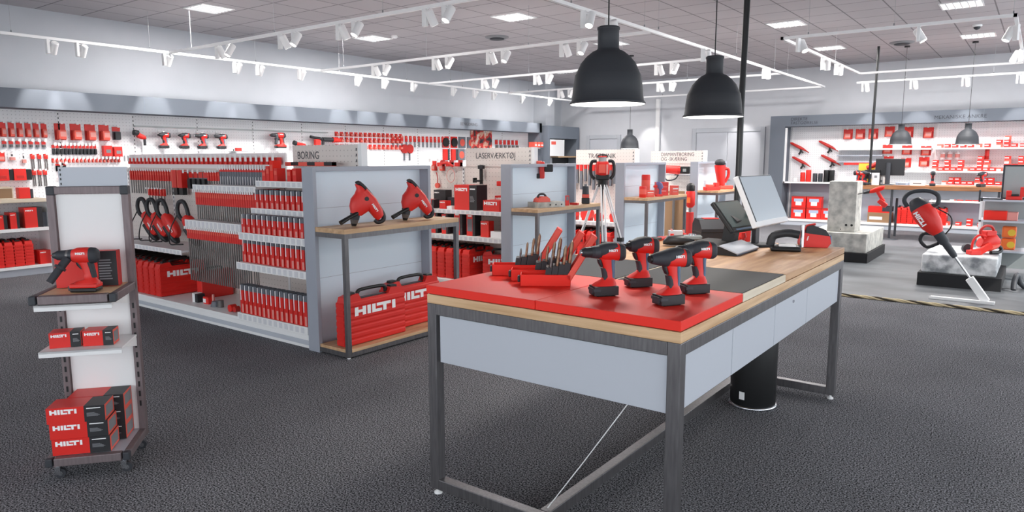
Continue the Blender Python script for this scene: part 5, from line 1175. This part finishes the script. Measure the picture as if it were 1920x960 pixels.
for i, (y, z, lb, k) in enumerate(((8.62, 1.84, 'slim red grinder hanging low on the wall, half behind the drilling sign', 0), (8.98, 1.84, 'black-handled red tool hanging over the drilling sign', 1), (9.35, 1.88, 'long black-fronted red saw hanging over the drilling sign', 2))):
    t = thing('power_tool', lb, 'power tool', (PX+0.12, y, z), R(90))
    if k == 0:
        MB().cyl((-0.15, 0, 0.05), (0.05, 0, 0.02), 0.035, m='red').build('housing', t); MB().cyl((-0.2, 0, 0.07), (-0.15, 0, 0.055), 0.045, m='dark').build('head', t)
    elif k == 1:
        MB().tube([(-0.17, 0, 0.19), (-0.05, 0, 0.17), (0.10, 0, 0.15), (0.13, 0, 0.10), (0.12, 0, 0.0)], 0.028, 'dark').build('handle', t); MB().box(-0.07, 0.05, -0.04, 0.04, 0.0, 0.14, 'red').build('housing', t, 0.012)
    else:
        MB().cyl((-0.25, 0, 0.10), (0.0, 0, 0.10), 0.045, m='dark').build('front_grip', t); MB().cyl((0.0, 0, 0.10), (0.18, 0, 0.09), 0.055, 0.04, 'red').box(0.05, 0.2, -0.03, 0.03, -0.06, 0.0, 'red_dark').build('housing', t)
for r_i, (z, h, nm) in enumerate(((2.06, 0.09, 'upper'), (1.94, 0.10, 'middle'), (1.80, 0.10, 'lower'))):
    bt = blister(0.09, h, 'red', 0.05, False)
    wr(bt, PX, lin(9.55, 11.35, 15), z, 90, 'dull red pack', 'on the %s row past the drilling sign' % nm, 'dull red packs, %s row' % nm)
dk = bitpack(0.07, 0.13, 0.12, 'grey_pack', 2)
wr(dk, PX, lin(11.12, 12.75, 13), 1.86, 90, 'red pack with grey blades', 'right of the dull red packs', 'red packs with grey blades', 'saw blade')
rr = MB().cyl((0, -0.05, 0.10), (0, 0, 0.10), 0.10, m='red_dark', seg=20).box(-0.012, 0.012, -0.03, 0, -0.16, 0.02, 'grey_pack').build('round_blade_pack')
wr(rr, PX, (11.45, 11.62), 1.72, 90, 'round dark red blade pack', 'of the two behind the sign end', 'round dark red blade packs', 'saw blade')
db = MB().cyl((0, -0.04, 0.13), (0, 0, 0.13), 0.11, m='black', seg=20).box(-0.12, 0.12, -0.012, -0.001, 0.0, 0.27, 'red').build('disc_pack')
wr(db, PX, (12.85, 13.16), 1.86, 90, 'black disc on a red card', 'of two beside the slotted upright', 'black discs on red cards', 'cutting disc')
db2 = MB().box(-0.10, 0.10, -0.05, 0, 0.0, 0.27, 'red').box(0.03, 0.10, -0.052, 0, 0.0, 0.27, 'ink_dark').build('disc_pack')
wr(db2, PX, (12.85, 13.14), 1.56, 90, 'red and black disc pack', 'of the lower pair beside the upright', 'lower disc packs', 'cutting disc')
gd = MB().box(-0.12, 0.12, -0.03, 0, 0, 0.27, 'grey_pack').cyl((0, -0.035, 0.13), (0, -0.03, 0.13), 0.09, m='red_light', seg=16).build('disc_pack')
wr(gd, PX, (13.45, 13.78), 1.86, 90, 'grey pack with a round red disc', 'of two beside the picture poster', 'grey disc packs', 'cutting disc')
wr(gd, PX, (13.42, 13.72), 1.56, 90, 'grey pack with a red disc, lower row', 'of two beside the picture poster', 'lower grey disc packs', 'cutting disc')
o = MB().box(-0.42, 0.42, -0.02, 0, 0, 0.62, 'poster').box(-0.42, 0.42, -0.05, 0.0, -0.2, 0.0, 'frame_paint').build('poster')
o.rotation_euler = (0, 0, R(90)); o.location = (PX+0.02, 14.2, 1.72); tag(o, 'large colour poster of hands using a red tool, on the wall under the fascia', 'poster')
gl = blister(0.12, 0.30, 'clear', 0.05)
wr(gl, PX, lin(14.85, 15.75, 6), 1.80, 90, 'pack of work gloves with red top', 'right of the poster', 'glove packs right of the poster', 'gloves')
t = thing('wall_shelf', 'white shelf with red and white goods at the far end of the left wall', 'shelf', (PX, 15.0, 0))
MB().box(0, 0.42, 0.85, 1.3, 1.86, 1.90, 'white').build('board', t)
for i, y in enumerate(lin(15.9, 16.2, 3)):
    o = MB().box(-0.05, 0.05, -0.2, 0, 0, 0.14, 'red_light').box(-0.05, 0.05, -0.201, -0.2, 0.04, 0.07, 'white').build('product_box'); o.location = (PX+0.35, y, 1.901); o.rotation_euler = (0, 0, R(90))
    tag(o, 'light red box on the far white shelf, %s' % nth(i, 3), 'box', 'light red boxes on the far shelf')
# grey counter niche in the far left corner
t = thing('counter_niche', 'tall dark grey cabinet niche in the far left corner with poster and wood shelf', 'cabinet', (XL, 16.45, 0))
def N(): return MB().at((-XL, -16.45, 0))
N().box(XL, -11.05, 16.45, 16.55, 0, 2.50, 'grey_paint').box(XL, -11.05, 18.0, 18.1, 0, 2.5, 'grey_paint').box(XL, -11.05, 16.55, 18.0, 2.15, 2.50, 'grey_paint').box(XL, -11.6, 16.55, 18.0, 0, 2.15, 'frame_paint').build('body', t)
N().box(XL+0.15, -11.06, 17.0, 18.0, 1.62, 1.66, 'wood_shelf').build('shelf', t)
N().box(-11.12, -11.05, 16.56, 17.3, 1.66, 2.12, 'white').box(-11.049, -11.048, 16.62, 16.85, 1.98, 2.07, 'red_light').build('notice', t)
N().box(-11.58, -11.3, 17.1, 17.9, 1.1, 1.62, 'black').build('black_block', t)  # solid black block under the wood shelf
N().box(-11.3, -11.2, 17.25, 17.45, 1.3, 1.45, 'white').build('carton', t)

# ------------------------------------------------------------------ back shelving on the right
BY = 17.72
t = thing('wall_shelving', 'white shelving with grey surround along the back wall, right side', 'shelving', (-5.3, BY, 0))
def B(): return MB().at((5.3, -BY, 0))
B().box(-5.32, -4.98, 17.5, YB-0.001, 0, 2.58, 'cornice').box(-4.98, 1.6, 17.5, YB-0.001, 2.33, 2.58, 'cornice').build('surround', t)
fb = B().box(-1.05, -1.044, 17.4985, 17.5, 2.33, 2.58, 'grey_paint').build('fascia_joint', t)
B().box(-4.98, 1.6, 18.0, YB-0.001, 1.0, 2.33, 'peg_white').build('back_panel', t)
B().box(-4.98, 1.6, 18.0, YB-0.001, 0.1, 1.0, 'frame_paint').build('lower_back_panel', t)
for x in (-4.93, -3.85, -2.9, -1.9, -0.95, 0.1):
    u = B().box(x-0.015, x+0.015, 17.985, 18.0, 0.1, 2.33, 'white').build('upright', t)
B().box(-5.0, -4.94, 17.55, 17.6, 1.0, 2.3, 'white').build('front_post', t)
B().box(-4.98, 1.6, 17.52, 18.0, 0.0, 0.10, 'laminate').box(-4.98, 1.6, 17.5, 18.0, 0.10, 0.15, 'white').build('base_shelf', t, 0.003)
for (a, b_, z, d, m_) in ((-4.98, -3.72, 1.03, 0.45, 'white'), (-3.7, 1.6, 1.02, 0.45, 'white'), (-3.85, -1.95, 1.80, 0.35, 'white'), (-3.85, -2.9, 1.66, 0.25, 'frame_paint'), (-3.85, -2.9, 1.52, 0.25, 'frame_paint'),
                      (-1.9, 1.6, 1.80, 0.40, 'white'), (-2.9, 1.6, 1.31, 0.42, 'white'), (-1.9, 1.6, 0.68, 0.42, 'white')):
    B().box(a, b_, 18.0-d, 17.995, z-0.035, z, m_).build('shelf', t, 0.002)
for (a, s_) in (('DIREKTE', 2.485), ('FASTGØRELSE', 2.395)):
    text(a, 0.095, (-4.85+5.3, 17.498-BY, s_-0.02), (PI/2, 0, 0), 'ink_dark', t)
text('MEKANISKE ANKRE', 0.105, (-1.92+5.3, 17.498-BY, 2.40), (PI/2, 0, 0), 'ink_dark', t)
# nailers on the white panel
def nailer():
    t = thing('nail_gun', '', 'power tool')
    MB().loft([oval((x, 0, z), a, b_, 2.3, 12) for x, a, b_, z in ((-0.22, 0.02, 0.02, 0.16), (-0.17, 0.03, 0.035, 0.14), (0.0, 0.035, 0.045, 0.04), (0.08, 0.03, 0.03, 0.0), (0.2, 0.008, 0.01, -0.09))], 'red_dark').build('housing', t)
    MB().tube([(0.02, 0, 0.03), (0.02, 0, -0.06), (-0.02, 0, -0.13)], 0.022, 'black').tube([(0.02, 0, -0.02), (0.07, 0, -0.10)], 0.016, 'dark').build('handle', t)
    return t
ng = nailer()
for (x, z, lb) in ((-4.72, 1.80, 'dark red nail gun on the white panel, upper left of four'), (-4.07, 1.83, 'dark red nail gun on the white panel, upper right of four'), (-4.66, 1.46, 'dark red nail gun with black handle, lower left of four'), (-4.0, 1.50, 'bright red nail gun on the white panel, lower right of four')):
    place(ng, (x, 17.92, z), 0, lb, 'nail guns on the white panel', sc=(1.05, 0.8, 0.95))
for i, (x, h, m_, r_) in enumerate(((-4.75, 0.09, 'white', .05), (-4.58, 0.22, 'red', .055), (-4.45, 0.28, 'red', .06), (-4.30, 0.20, 'charcoal', .05), (-4.18, 0.20, 'charcoal', .05), (-4.05, 0.28, 'black', .06), (-3.93, 0.28, 'black', .06))):
    o = canister(r_, h, m_); o.location = (x, 17.75, 1.031); tag(o, '%s cylinder tin on the counter below the nail guns, %s of the row' % ({'white': 'white', 'red': 'red', 'charcoal': 'charcoal', 'black': 'black'}[m_], nth(i, 7)), 'tin', 'tins below the nail guns')
rbn = MB().box(-0.13, 0.13, -0.2, 0, 0, 0.25, 'red').box(-0.135, 0.135, -0.205, 0.0, 0.235, 0.255, 'red_dark').box(-0.085, 0.085, -0.2015, -0.2, 0.135, 0.205, 'paper_blue').box(-0.055, 0.055, -0.202, -0.2, 0.05, 0.14, 'white').build('storage_bin', bevel=0.004)
for i, (x, z) in enumerate(((-4.61, 0.47), (-4.26, 0.47), (-4.61, 0.205), (-4.26, 0.205), (-3.93, 0.205))):
    place(rbn, (x, 17.82, z-0.052), 0, 'red storage bin with pale label, ' + ('upper left', 'upper right', 'lower left', 'lower middle', 'lower right')[i] + ' of the stack on the base shelf', 'red storage bins', 'bin', sc=(1.25, 1, 1.03))
# goods over the rear counter
sm = blister(0.2, 0.24, 'red', 0.1)
for i, (x, z, lb) in enumerate(((-3.68, 2.02, 'white-based red hanging pack, leftmost on the top hooks behind the pole'), (-3.42, 2.02, 'red hanging pack second on the top hooks left of the pole'), (-3.15, 2.02, 'red and dark hanging pack just behind the thin black pole'),
                               (-2.82, 2.06, 'smaller red hanging pack left of the hanging lamp'), (-2.45, 2.04, 'red hanging pack just right of the lamp neck'), (-2.06, 2.02, 'large red hanging pack on the top hooks, rightmost'),
                               (-2.84, 1.68, 'red hanging pack on the middle hooks, left'), (-2.45, 1.66, 'red hanging pack on the middle hooks, centre'), (-2.08, 1.64, 'red hanging pack on the middle hooks, right'),
                               (-2.80, 1.42, 'pale red pack low above the monitor, left'), (-2.45, 1.38, 'red pack low above the monitor, centre'), (-2.10, 1.40, 'red tool pack low on the hooks, right'))):
    place(sm, (x, 17.98, z), 0, lb, 'red packs hanging behind the rear counter', 'packaged goods', sc=(1.0, 1, 0.95 if z > 2 else 0.85))
o = MB().box(-0.28, 0.28, -0.05, 0.0, 0, 0.05, 'red').build('level'); o.location = (-3.4, 17.75, 1.43); 
MB().box(-0.2, -0.18, -0.03, 0.25, -0.02, 0.0, 'white').box(0.18, 0.2, -0.03, 0.25, -0.02, 0, 'white').build('bracket', o)
tag(o, 'long slim red box held on the wall above the counter clutter', 'box')
# anchor boxes
ab = MB().box(-0.055, 0.055, -0.12, 0, 0, 0.075, 'red').box(-0.05, 0.02, -0.1215, -0.12, 0.03, 0.05, 'white').build('anchor_box')
ap = MB().box(-0.055, 0.055, -0.12, 0, 0, 0.075, 'red_light').box(-0.055, 0.02, -0.1215, -0.12, 0.0, 0.045, 'white').build('anchor_box')
random.seed(11)
def boxes(zs, xa, xb, n, name, where, maxh, front=17.72):
    k = 0; lst = []
    for i, x in enumerate(lin(xa, xb, n)):
        hh = random.randint(1, maxh)
        for j in range(hh): lst.append((x+random.uniform(-0.008, 0.008), zs+0.078*j, i, j, hh))
    for (x, z, i, j, hh) in lst:
        lv = 'single' if hh == 1 else ('bottom', 'second', 'third', 'fourth')[j]
        place(ab if (i*3+j) % 5 else ap, (x, front+0.12, z+0.001), 0, '%s anchor box in the %s pile, %s' % (lv, nth(i, n), where), name, 'box')
boxes(1.80, -1.80, -0.95, 7, 'anchor boxes on the upper shelf, left', 'upper back shelf left of the lamp', 1)
boxes(1.80, -0.75, 0.05, 7, 'anchor boxes on the upper shelf, right', 'upper back shelf right of the lamp', 3)
boxes(1.31, -1.86, 0.0, 17, 'anchor boxes on the middle shelf', 'middle back shelf', 4)
boxes(1.02, -1.65, 0.0, 15, 'anchor boxes on the counter-height shelf', 'counter-height back shelf', 2)
boxes(0.68, -1.48, -0.10, 11, 'anchor boxes on the low shelf', 'low shelf behind the jackhammer', 1)
boxes(0.15, -1.55, -0.15, 8, 'anchor boxes on the base shelf', 'base shelf behind the jackhammer', 2)
for i, x in enumerate((-1.75, -1.62, -1.48)):
    o = canister(0.045, 0.16, 'white', 'pink'); o.location = (x, 17.85, 1.311); o.location.y = 17.9; o.location.z = 1.50; 
    o.location = (x, 17.93, 1.311+0.235); tag(o, 'small white hanging canister above the middle shelf, %s' % nth(i, 3), 'canister', 'white hanging canisters')
    MB().box(-0.01, 0.01, -0.01, 0.08, 0.16, 0.18, 'white').build('hook', o)
o = canister(0.04, 0.24, 'red_dark', 'red'); o.location = (-0.95, 17.86, 1.55); MB().box(-0.01, 0.01, -0.01, 0.14, 0.24, 0.26, 'white').build('hook', o); tag(o, 'dark red cartridge hanging between the two upper shelves', 'canister')
# lower shelf goods
for (x, w, h, m_, lb) in ((-2.98, 0.42, 0.40, 'red', 'large red and dark carton behind the concrete column'), (-2.80, 0.40, 0.20, 'box_brown', 'brown cardboard carton with white label on the base shelf')):
    pass
o = MB().box(-0.24, 0.20, -0.25, 0, 0.22, 0.36, 'red').box(0.05, 0.24, -0.252, 0, 0.25, 0.36, 'ink_dark').box(-0.24, 0.24, -0.26, 0, 0, 0.22, 'box_brown').box(-0.2, 0.06, -0.2615, -0.26, 0.06, 0.13, 'white').build('carton')
o.location = (-2.85, 17.85, 0.151); tag(o, 'brown cardboard carton with a red one on top, beside the concrete column', 'carton')
for i, x in enumerate((-2.48, -2.36, -2.24, -2.12, -2.0, -1.86, -1.74, -1.62)):
    place(bigcase, (x, 17.76, 0.151), R(90), 'red tool case on the far base shelf, %s of the rank' % nth(i, 8), 'tool cases on the far base shelf', sc=(0.9, 1.0, 1.0))

# ------------------------------------------------------------------ rear service counter
t = thing('service_counter', 'long rear service counter with a thick brown wooden top', 'counter', (-3.06, 15.5, 0))
MB().box(0, 2.55, 0, 0.75, 0.975, 1.055, 'wood_dark').build('worktop', t, 0.004)
for x in (0.0, 0.72, 2.45):
    for y in (0.02, 0.68): MB().box(x, x+0.04, y, y+0.04, 0.0, 0.975, 'charcoal').build('leg', t)
MB().lathe([(0.16, 0), (0.16, 0.01), (0.02, 0.02)], 'charcoal', (0.74, 0.04, 0)).build('foot_disc', t)
MB().box(0.0, 2.5, 0.3, 0.32, 0.80, 0.975, 'laminate').build('modesty_panel', t)
CT = 1.056
t = thing('computer_monitor', 'black monitor seen from behind on the rear counter', 'monitor', (-2.42, 15.75, CT))
MB().box(-0.26, 0.26, -0.02, 0.03, 0.19, 0.52, 'dark').build('screen_back', t, 0.01)
MB().cyl((-0.02, -0.06, 0.0), (-0.02, -0.06, 0.44), 0.045, 0.04, 'charcoal').build('stand', t)
MB().lathe([(0.13, 0), (0.13, 0.012), (0.05, 0.02)], 'charcoal', (-0.02, -0.03, 0)).build('foot', t)
t = thing('label_printer', 'black printer with white paper flap beside the black monitor', 'printer', (-2.70, 15.78, CT))
MB().box(-0.16, 0.12, -0.12, 0.14, 0.12, 0.30, 'black').box(0.0, 0.12, -0.12, 0.1, 0, 0.14, 'black').build('casing', t, 0.012)
MB().box(-0.02, 0.12, -0.14, -0.125, 0.0, 0.24, 'white').box(0.03, 0.08, -0.141, -0.14, 0.14, 0.19, 'grey_label').build('paper', t)
for i, (x, y, w, d, h, m_, lb) in enumerate(((-2.2, 15.9, 0.22, 0.2, 0.05, 'paper_blue', 'low stack of bluish papers right of the black monitor'), (-1.93, 15.85, 0.24, 0.2, 0.09, 'white', 'pile of white papers on the rear counter'), (-2.58, 15.85, 0.10, 0.1, 0.16, 'white', 'white paper block left of the black monitor stand'),
                                 (-2.95, 15.95, 0.16, 0.15, 0.12, 'violet', 'violet and white pack at the left end of the rear counter'), (-2.9, 16.1, 0.3, 0.05, 0.42, 'yellow', 'pale yellow notice board behind the counter tools'), (-2.62, 16.12, 0.26, 0.05, 0.47, 'white', 'upright white board behind the thin pole'))):
    o = MB().box(-w/2, w/2, -d/2, d/2, 0, h, m_).box(-w*0.3, w*0.3, -d/2-0.001, -d/2, h*0.3, h*0.6, 'grey_label').build('paper_stack' if i < 4 else 'notice_board'); o.location = (x, y, CT); tag(o, lb, 'paper' if i < 4 else 'board')
for (p, x, y, d, lb) in ((dA, -2.98, 15.84, 200, 'small red drill standing at the left end of the rear counter'), (dA, -2.84, 15.56, 150, 'second small red drill on the rear counter, by the violet pack'), (dI, -1.66, 15.62, 100, 'red boxy cordless tool on the rear counter, right of the papers'), (dA, -0.88, 15.62, 60, 'red drill standing upright near the right end of the rear counter')):
    place(p, (x, y, CT), R(d), lb, 'drills on the rear counter', sc=(1.3, 1.3, 1.25))
t = thing('angle_grinder', 'red and black cordless tool raised on a stand over the rear counter', 'power tool', (-2.76, 16.0, CT))
MB().cyl((0, 0, 0), (0, 0, 0.3), 0.015, m='charcoal').build('stand', t)
MB().cyl((-0.12, 0, 0.33), (0.10, 0, 0.42), 0.045, m='red_dark').cyl((0.02, 0, 0.40), (0.16, 0, 0.44), 0.05, m='red').build('housing', t)

# ------------------------------------------------------------------ demonstration area
t = thing('concrete_column', 'speckled concrete test column standing on a concrete slab', 'concrete block', (-2.42, 12.05, 0))
MB().box(-0.53, 0.40, -0.35, 1.15, 0.0, 0.15, 'plinth_black').build('plinth', t, 0.004)
MB().box(-0.50, 0.37, -0.32, 1.10, 0.15, 0.45, 'concrete').build('slab', t, 0.012)
c = MB().at((-0.03, 0.0, 0), R(0)).box(-0.20, 0.20, -0.2, 0.22, 0.45, 1.235, 'concrete')
c.build('column', t, 0.006)
h = MB()
for (x, z) in ((0.045, 0.56), (0.125, 0.56)): h.cyl((x, -0.203, z), (x, -0.2, z), 0.018, m='black', seg=12)
h.cyl((-0.03, -0.203, 0.49), (-0.03, -0.2, 0.49), 0.008, m='black', seg=8)
h.build('bore_holes', t)
o = MB().lathe([(0.13, 0), (0.08, 0.03), (0.0, 0.05)], 'wood_edge', seg=14).build('sawdust_pile'); o.location = (-2.80, 11.82, 0.451); tag(o, 'small heap of pale dust left of the column foot', 'dust')
t = thing('cordless_drill', 'red drill with a long twist bit stuck into the side of the concrete column', 'power tool', (-1.98, 11.92, 0.86), 0)
MB().loft([oval((x, 0, z), a, b_, 2.4, 14, (0,1,0), (0.25,0,0.97)) for x, a, b_, z in ((-0.1, 0.03, 0.03, 0.225), (-0.04, 0.04, 0.045, 0.245), (0.04, 0.04, 0.045, 0.27), (0.09, 0.03, 0.03, 0.285))], 'red_matte').build('housing', t)
MB().cyl((-0.1, 0, 0.225), (-0.19, 0, 0.20), 0.028, 0.018, 'dark').build('chuck', t)
MB().cyl((-0.19, 0, 0.20), (-0.27, 0, 0.178), 0.008, 0.007, 'shaft', 8).build('drill_bit', t)
MB().tube([(0.0, 0, 0.23), (0.06, 0, 0.13), (0.10, 0, 0.08)], 0.026, 'red').build('handle', t)
MB().at((0.09, 0, 0.045), 0, 0, R(40)).box(-0.08, 0.06, -0.04, 0.04, -0.035, 0.035, 'red').build('battery', t, 0.01)
# black crowd barrier pole: thin post with disc foot at the counter corner is part of the counter
t = thing('stone_slab', 'grey weathered stone slab on a low black plinth', 'stone', (-0.72, 10.75, 0))
MB().box(-0.44, 0.44, -0.65, 0.65, 0, 0.165, 'plinth_black').build('plinth', t, 0.004)
MB().box(-0.41, 0.38, -0.60, 0.60, 0.165, 0.395, 'stone_grey').build('slab', t, 0.02, 3)
# jackhammer leaning on its white stand
t = thing('jackhammer', 'large red jackhammer leaning on a white angled floor stand', 'power tool', (-0.36, 9.25, 0))
A, B2 = Vector((-0.02, 0.0, 0.03)), Vector((-0.72, 0.0, 1.02))
ax = (B2-A).normalized(); side = Vector((0,1,0)); up2 = ax.cross(side)
def pt(s, o=0.0): q_ = A + ax*s; return q_ + up2*o
def sec(s, a, b_, n=2.4, o=0.0): return oval(pt(s, o), a*0.88, b_*0.88, n, 20, tuple(side), tuple(up2))
MB().cyl(tuple(pt(0.25)), tuple(pt(0.60)), 0.011, 0.014, 'chrome', 10).build('chisel', t)
MB().loft([sec(0.56, 0.03, 0.03), sec(0.60, 0.04, 0.04), sec(0.74, 0.045, 0.045), sec(0.76, 0.055, 0.06), sec(0.88, 0.06, 0.065), sec(0.92, 0.07, 0.075)], 'charcoal').build('barrel', t)
MB().loft([sec(0.86, 0.05, 0.055), sec(0.92, 0.085, 0.09), sec(1.0, 0.11, 0.125), sec(1.12, 0.115, 0.14), sec(1.2, 0.105, 0.13), sec(1.24, 0.09, 0.11)], 'red').build('housing', t)
MB().loft([sec(1.22, 0.095, 0.12), sec(1.26, 0.09, 0.11), sec(1.33, 0.05, 0.07), sec(1.345, 0.02, 0.03)], 'charcoal').build('motor_cap', t)
hp = [tuple(pt(s, o)) for s, o in ((1.18, -0.10), (1.17, -0.17), (1.24, -0.22), (1.33, -0.18), (1.41, -0.06), (1.42, 0.03), (1.38, 0.09), (1.30, 0.10))]
MB().tube(hp, 0.024, 'charcoal', 10).build('loop_handle', t)
MB().tube([tuple(pt(0.90, 0.05)), tuple(pt(0.95, 0.13)+side*0.03), tuple(pt(0.90, 0.20)+side*0.05), tuple(pt(0.80, 0.18)+side*0.04), tuple(pt(0.78, 0.06))], 0.02, 'dark', 10).build('side_handle', t)
MB().tube([tuple(pt(1.12, -0.14)), tuple(pt(0.98, -0.20)), tuple(pt(0.88, -0.15)), tuple(pt(0.83, -0.05))], 0.007, 'black', 8).build('power_cord', t)
MB().mark(tuple(pt(1.20, 0.03)+side*-0.106), tuple(-ax), tuple(up2), 0.18, 0.05, t=0.004).build('lettering', t)
s = MB().box(-0.56, 0.06, -0.08, 0.10, 0.0, 0.012, 'white_gloss').box(-0.56, 0.06, -0.085, -0.08, 0.0, 0.035, 'white_gloss')
s.build('stand_plate', t, 0.002)
MB().at((-0.02, 0, 0.02), 0, 0, -math.acos(ax.z)).box(-0.04, 0.04, -0.04, 0.04, 0, 0.30, 'white_gloss').build('stand_tube', t, 0.004)
# cut-off saw on the stone
t = thing('cut_off_saw', 'bulky red petrol cut-off saw lying on the stone slab', 'power tool', (-0.52, 10.62, 0.396), R(38))
MB().loft([oval((x, 0, z), a, b_, 2.8, 16, (0,1,0), (0.35,0,1)) for x, a, b_, z in ((-0.05, 0.06, 0.05, 0.14), (0.0, 0.085, 0.085, 0.15), (0.10, 0.09, 0.095, 0.15), (0.17, 0.06, 0.06, 0.13))], 'red').build('housing', t)
MB().box(0.0, 0.13, -0.05, 0.06, 0.22, 0.29, 'red').build('filter_cover', t, 0.012)
MB().prism([(-0.24, 0.0), (-0.10, 0.0), (0.04, 0.09), (0.0, 0.15), (-0.10, 0.08), (-0.24, 0.06)], 'y', -0.13, -0.09, 'red_matte').build('blade_arm', t, 0.01)
MB().box(-0.25, -0.12, -0.15, -0.05, 0.0, 0.055, 'red').box(-0.245, -0.125, -0.148, -0.052, -0.0, 0.012, 'black').build('foot', t, 0.012)
MB().tube([(-0.02, -0.02, 0.2), (-0.08, -0.04, 0.28), (-0.03, -0.05, 0.35), (0.06, -0.04, 0.34), (0.12, -0.02, 0.26)], 0.016, 'red_dark').build('top_handle', t)
MB().tube([(-0.16, -0.02, 0.05), (-0.15, -0.03, 0.17), (-0.09, -0.05, 0.24), (-0.02, -0.07, 0.22)], 0.014, 'red').build('front_bar', t)
MB().loft([oval((x, -0.05, z), a, b_, 2.2, 14, (0,1,0), (0.6,0,0.8)) for x, a, b_, z in ((-0.02, 0.05, 0.03, 0.09), (0.06, 0.08, 0.06, 0.08), (0.14, 0.05, 0.05, 0.10))], 'red_light').build('starter_cover', t)
MB().tube([(0.16, 0, 0.12), (0.22, -0.02, 0.06), (0.17, -0.05, 0.02), (0.04, -0.09, 0.02)], 0.022, 'black').build('rear_handle', t)
MB().box(0.10, 0.2, -0.04, 0.05, 0.19, 0.25, 'charcoal').build('fuel_tank', t, 0.012)
MB().cyl((-0.17, 0.04, 0.06), (-0.17, 0.08, 0.06), 0.055, m='charcoal', seg=20).build('belt_cover', t)
# open display rack at the right edge
t = thing('display_rack', 'white-framed display rack with glass-like shelves at the right edge', 'rack', (-0.64, 11.45, 0))
for (x, y) in ((0.0, 0.0), (0.56, 0.0), (0.0, 0.5), (0.56, 0.5)): MB().box(x, x+0.03, y, y+0.03, 0, 1.04, 'white').build('post', t)
for z in (0.33, 0.73, 1.01): MB().box(0, 0.59, 0, 0.53, z, z+0.025, 'laminate').build('shelf', t, 0.002)
MB().box(0.03, 0.56, 0.5, 0.51, 0.06, 1.0, 'smoked').build('back_sheet', t)
MB().box(-0.02, 0.0, 0.0, 0.02, 1.0, 1.16, 'charcoal').box(0.0, 0.25, 0.0, 0.02, 1.035, 1.055, 'charcoal').build('side_bracket', t)
t = thing('framed_board', 'upright grey board in a dark frame standing on the display rack', 'board', (-0.42, 11.62, 1.037))
MB().box(0, 0.02, 0, 0.03, 0, 0.46, 'ink_dark').box(0.34, 0.36, 0, 0.03, 0, 0.46, 'ink_dark').box(0.02, 0.34, 0, 0.03, 0.44, 0.46, 'ink_dark').box(0.02, 0.34, 0, 0.03, 0, 0.02, 'ink_dark').build('frame', t)
MB().box(0.02, 0.34, 0.012, 0.02, 0.02, 0.44, 'smoked').build('sheet', t)
t = thing('table_tool', 'low red tool with a black seat on the display rack by the framed board', 'power tool', (-0.36, 11.52, 1.037))
MB().box(0, 0.18, -0.04, 0.04, 0, 0.05, 'red').box(0, 0.06, -0.04, 0.04, 0.05, 0.12, 'red').box(0.15, 0.22, -0.04, 0.04, 0.04, 0.17, 'red').build('housing', t, 0.008)
MB().box(0.06, 0.14, -0.045, 0.02, 0.05, 0.075, 'black').build('plate', t)
o = MB().box(-0.13, 0.13, -0.1, 0.1, 0, 0.12, 'red_matte').box(0.13, 0.25, -0.09, 0.09, 0, 0.11, 'pink').build('product_box', bevel=0.006); o.location = (-0.46, 11.62, 0.756); tag(o, 'long red tool box on the middle shelf of the display rack', 'box')
for i, (x, z) in enumerate(((-0.28, 0.356), (-0.28, 0.52))):
    o = MB().box(-0.09, 0.07, -0.08, 0.08, 0, 0.15, 'orange').cyl((0.02, -0.082, 0.07), (0.02, -0.08, 0.07), 0.045, m='yellow', seg=14).build('orange_tool', bevel=0.02)
    o.location = (x, 11.66, z); tag(o, 'orange plastic tool body on the low rack shelf, %s of two' % ('lower', 'upper')[i], 'power tool', 'orange tool bodies on the rack')
# twisted cord lying along the carpet edge
pts = [(-3.3+0.05*i, 8.76 + 0.004*math.sin(i*0.5), 0.012) for i in range(118)]
t = thing('rope', 'pale and dark twisted rope lying along the carpet edge', 'rope', (0, 0, 0))
for ph, m_ in ((0, 'rope_pale'), (PI*2/3, 'rope_pale'), (PI*4/3, 'rope_dark')):
    MB().tube([(-3.3+0.012*i, 8.755+0.009*math.cos(i*0.22+ph), 0.018+0.009*math.sin(i*0.22+ph)) for i in range(480)], 0.0105, m_, 6).build('strand', t)
# stray light item: bar magnet of a vacuum hose in the far aisle
t = thing('vacuum_hose', 'dark coiled hose end at the right of the stone plinth', 'hose', (-0.16, 10.2, 0.0))
MB().tube([(0.0, 0, 0.03), (0.0, 0.05, 0.12), (0.02, 0.1, 0.2), (0.05, 0.2, 0.1), (0.1, 0.3, 0.03)], 0.03, 'charcoal').build('tube', t)
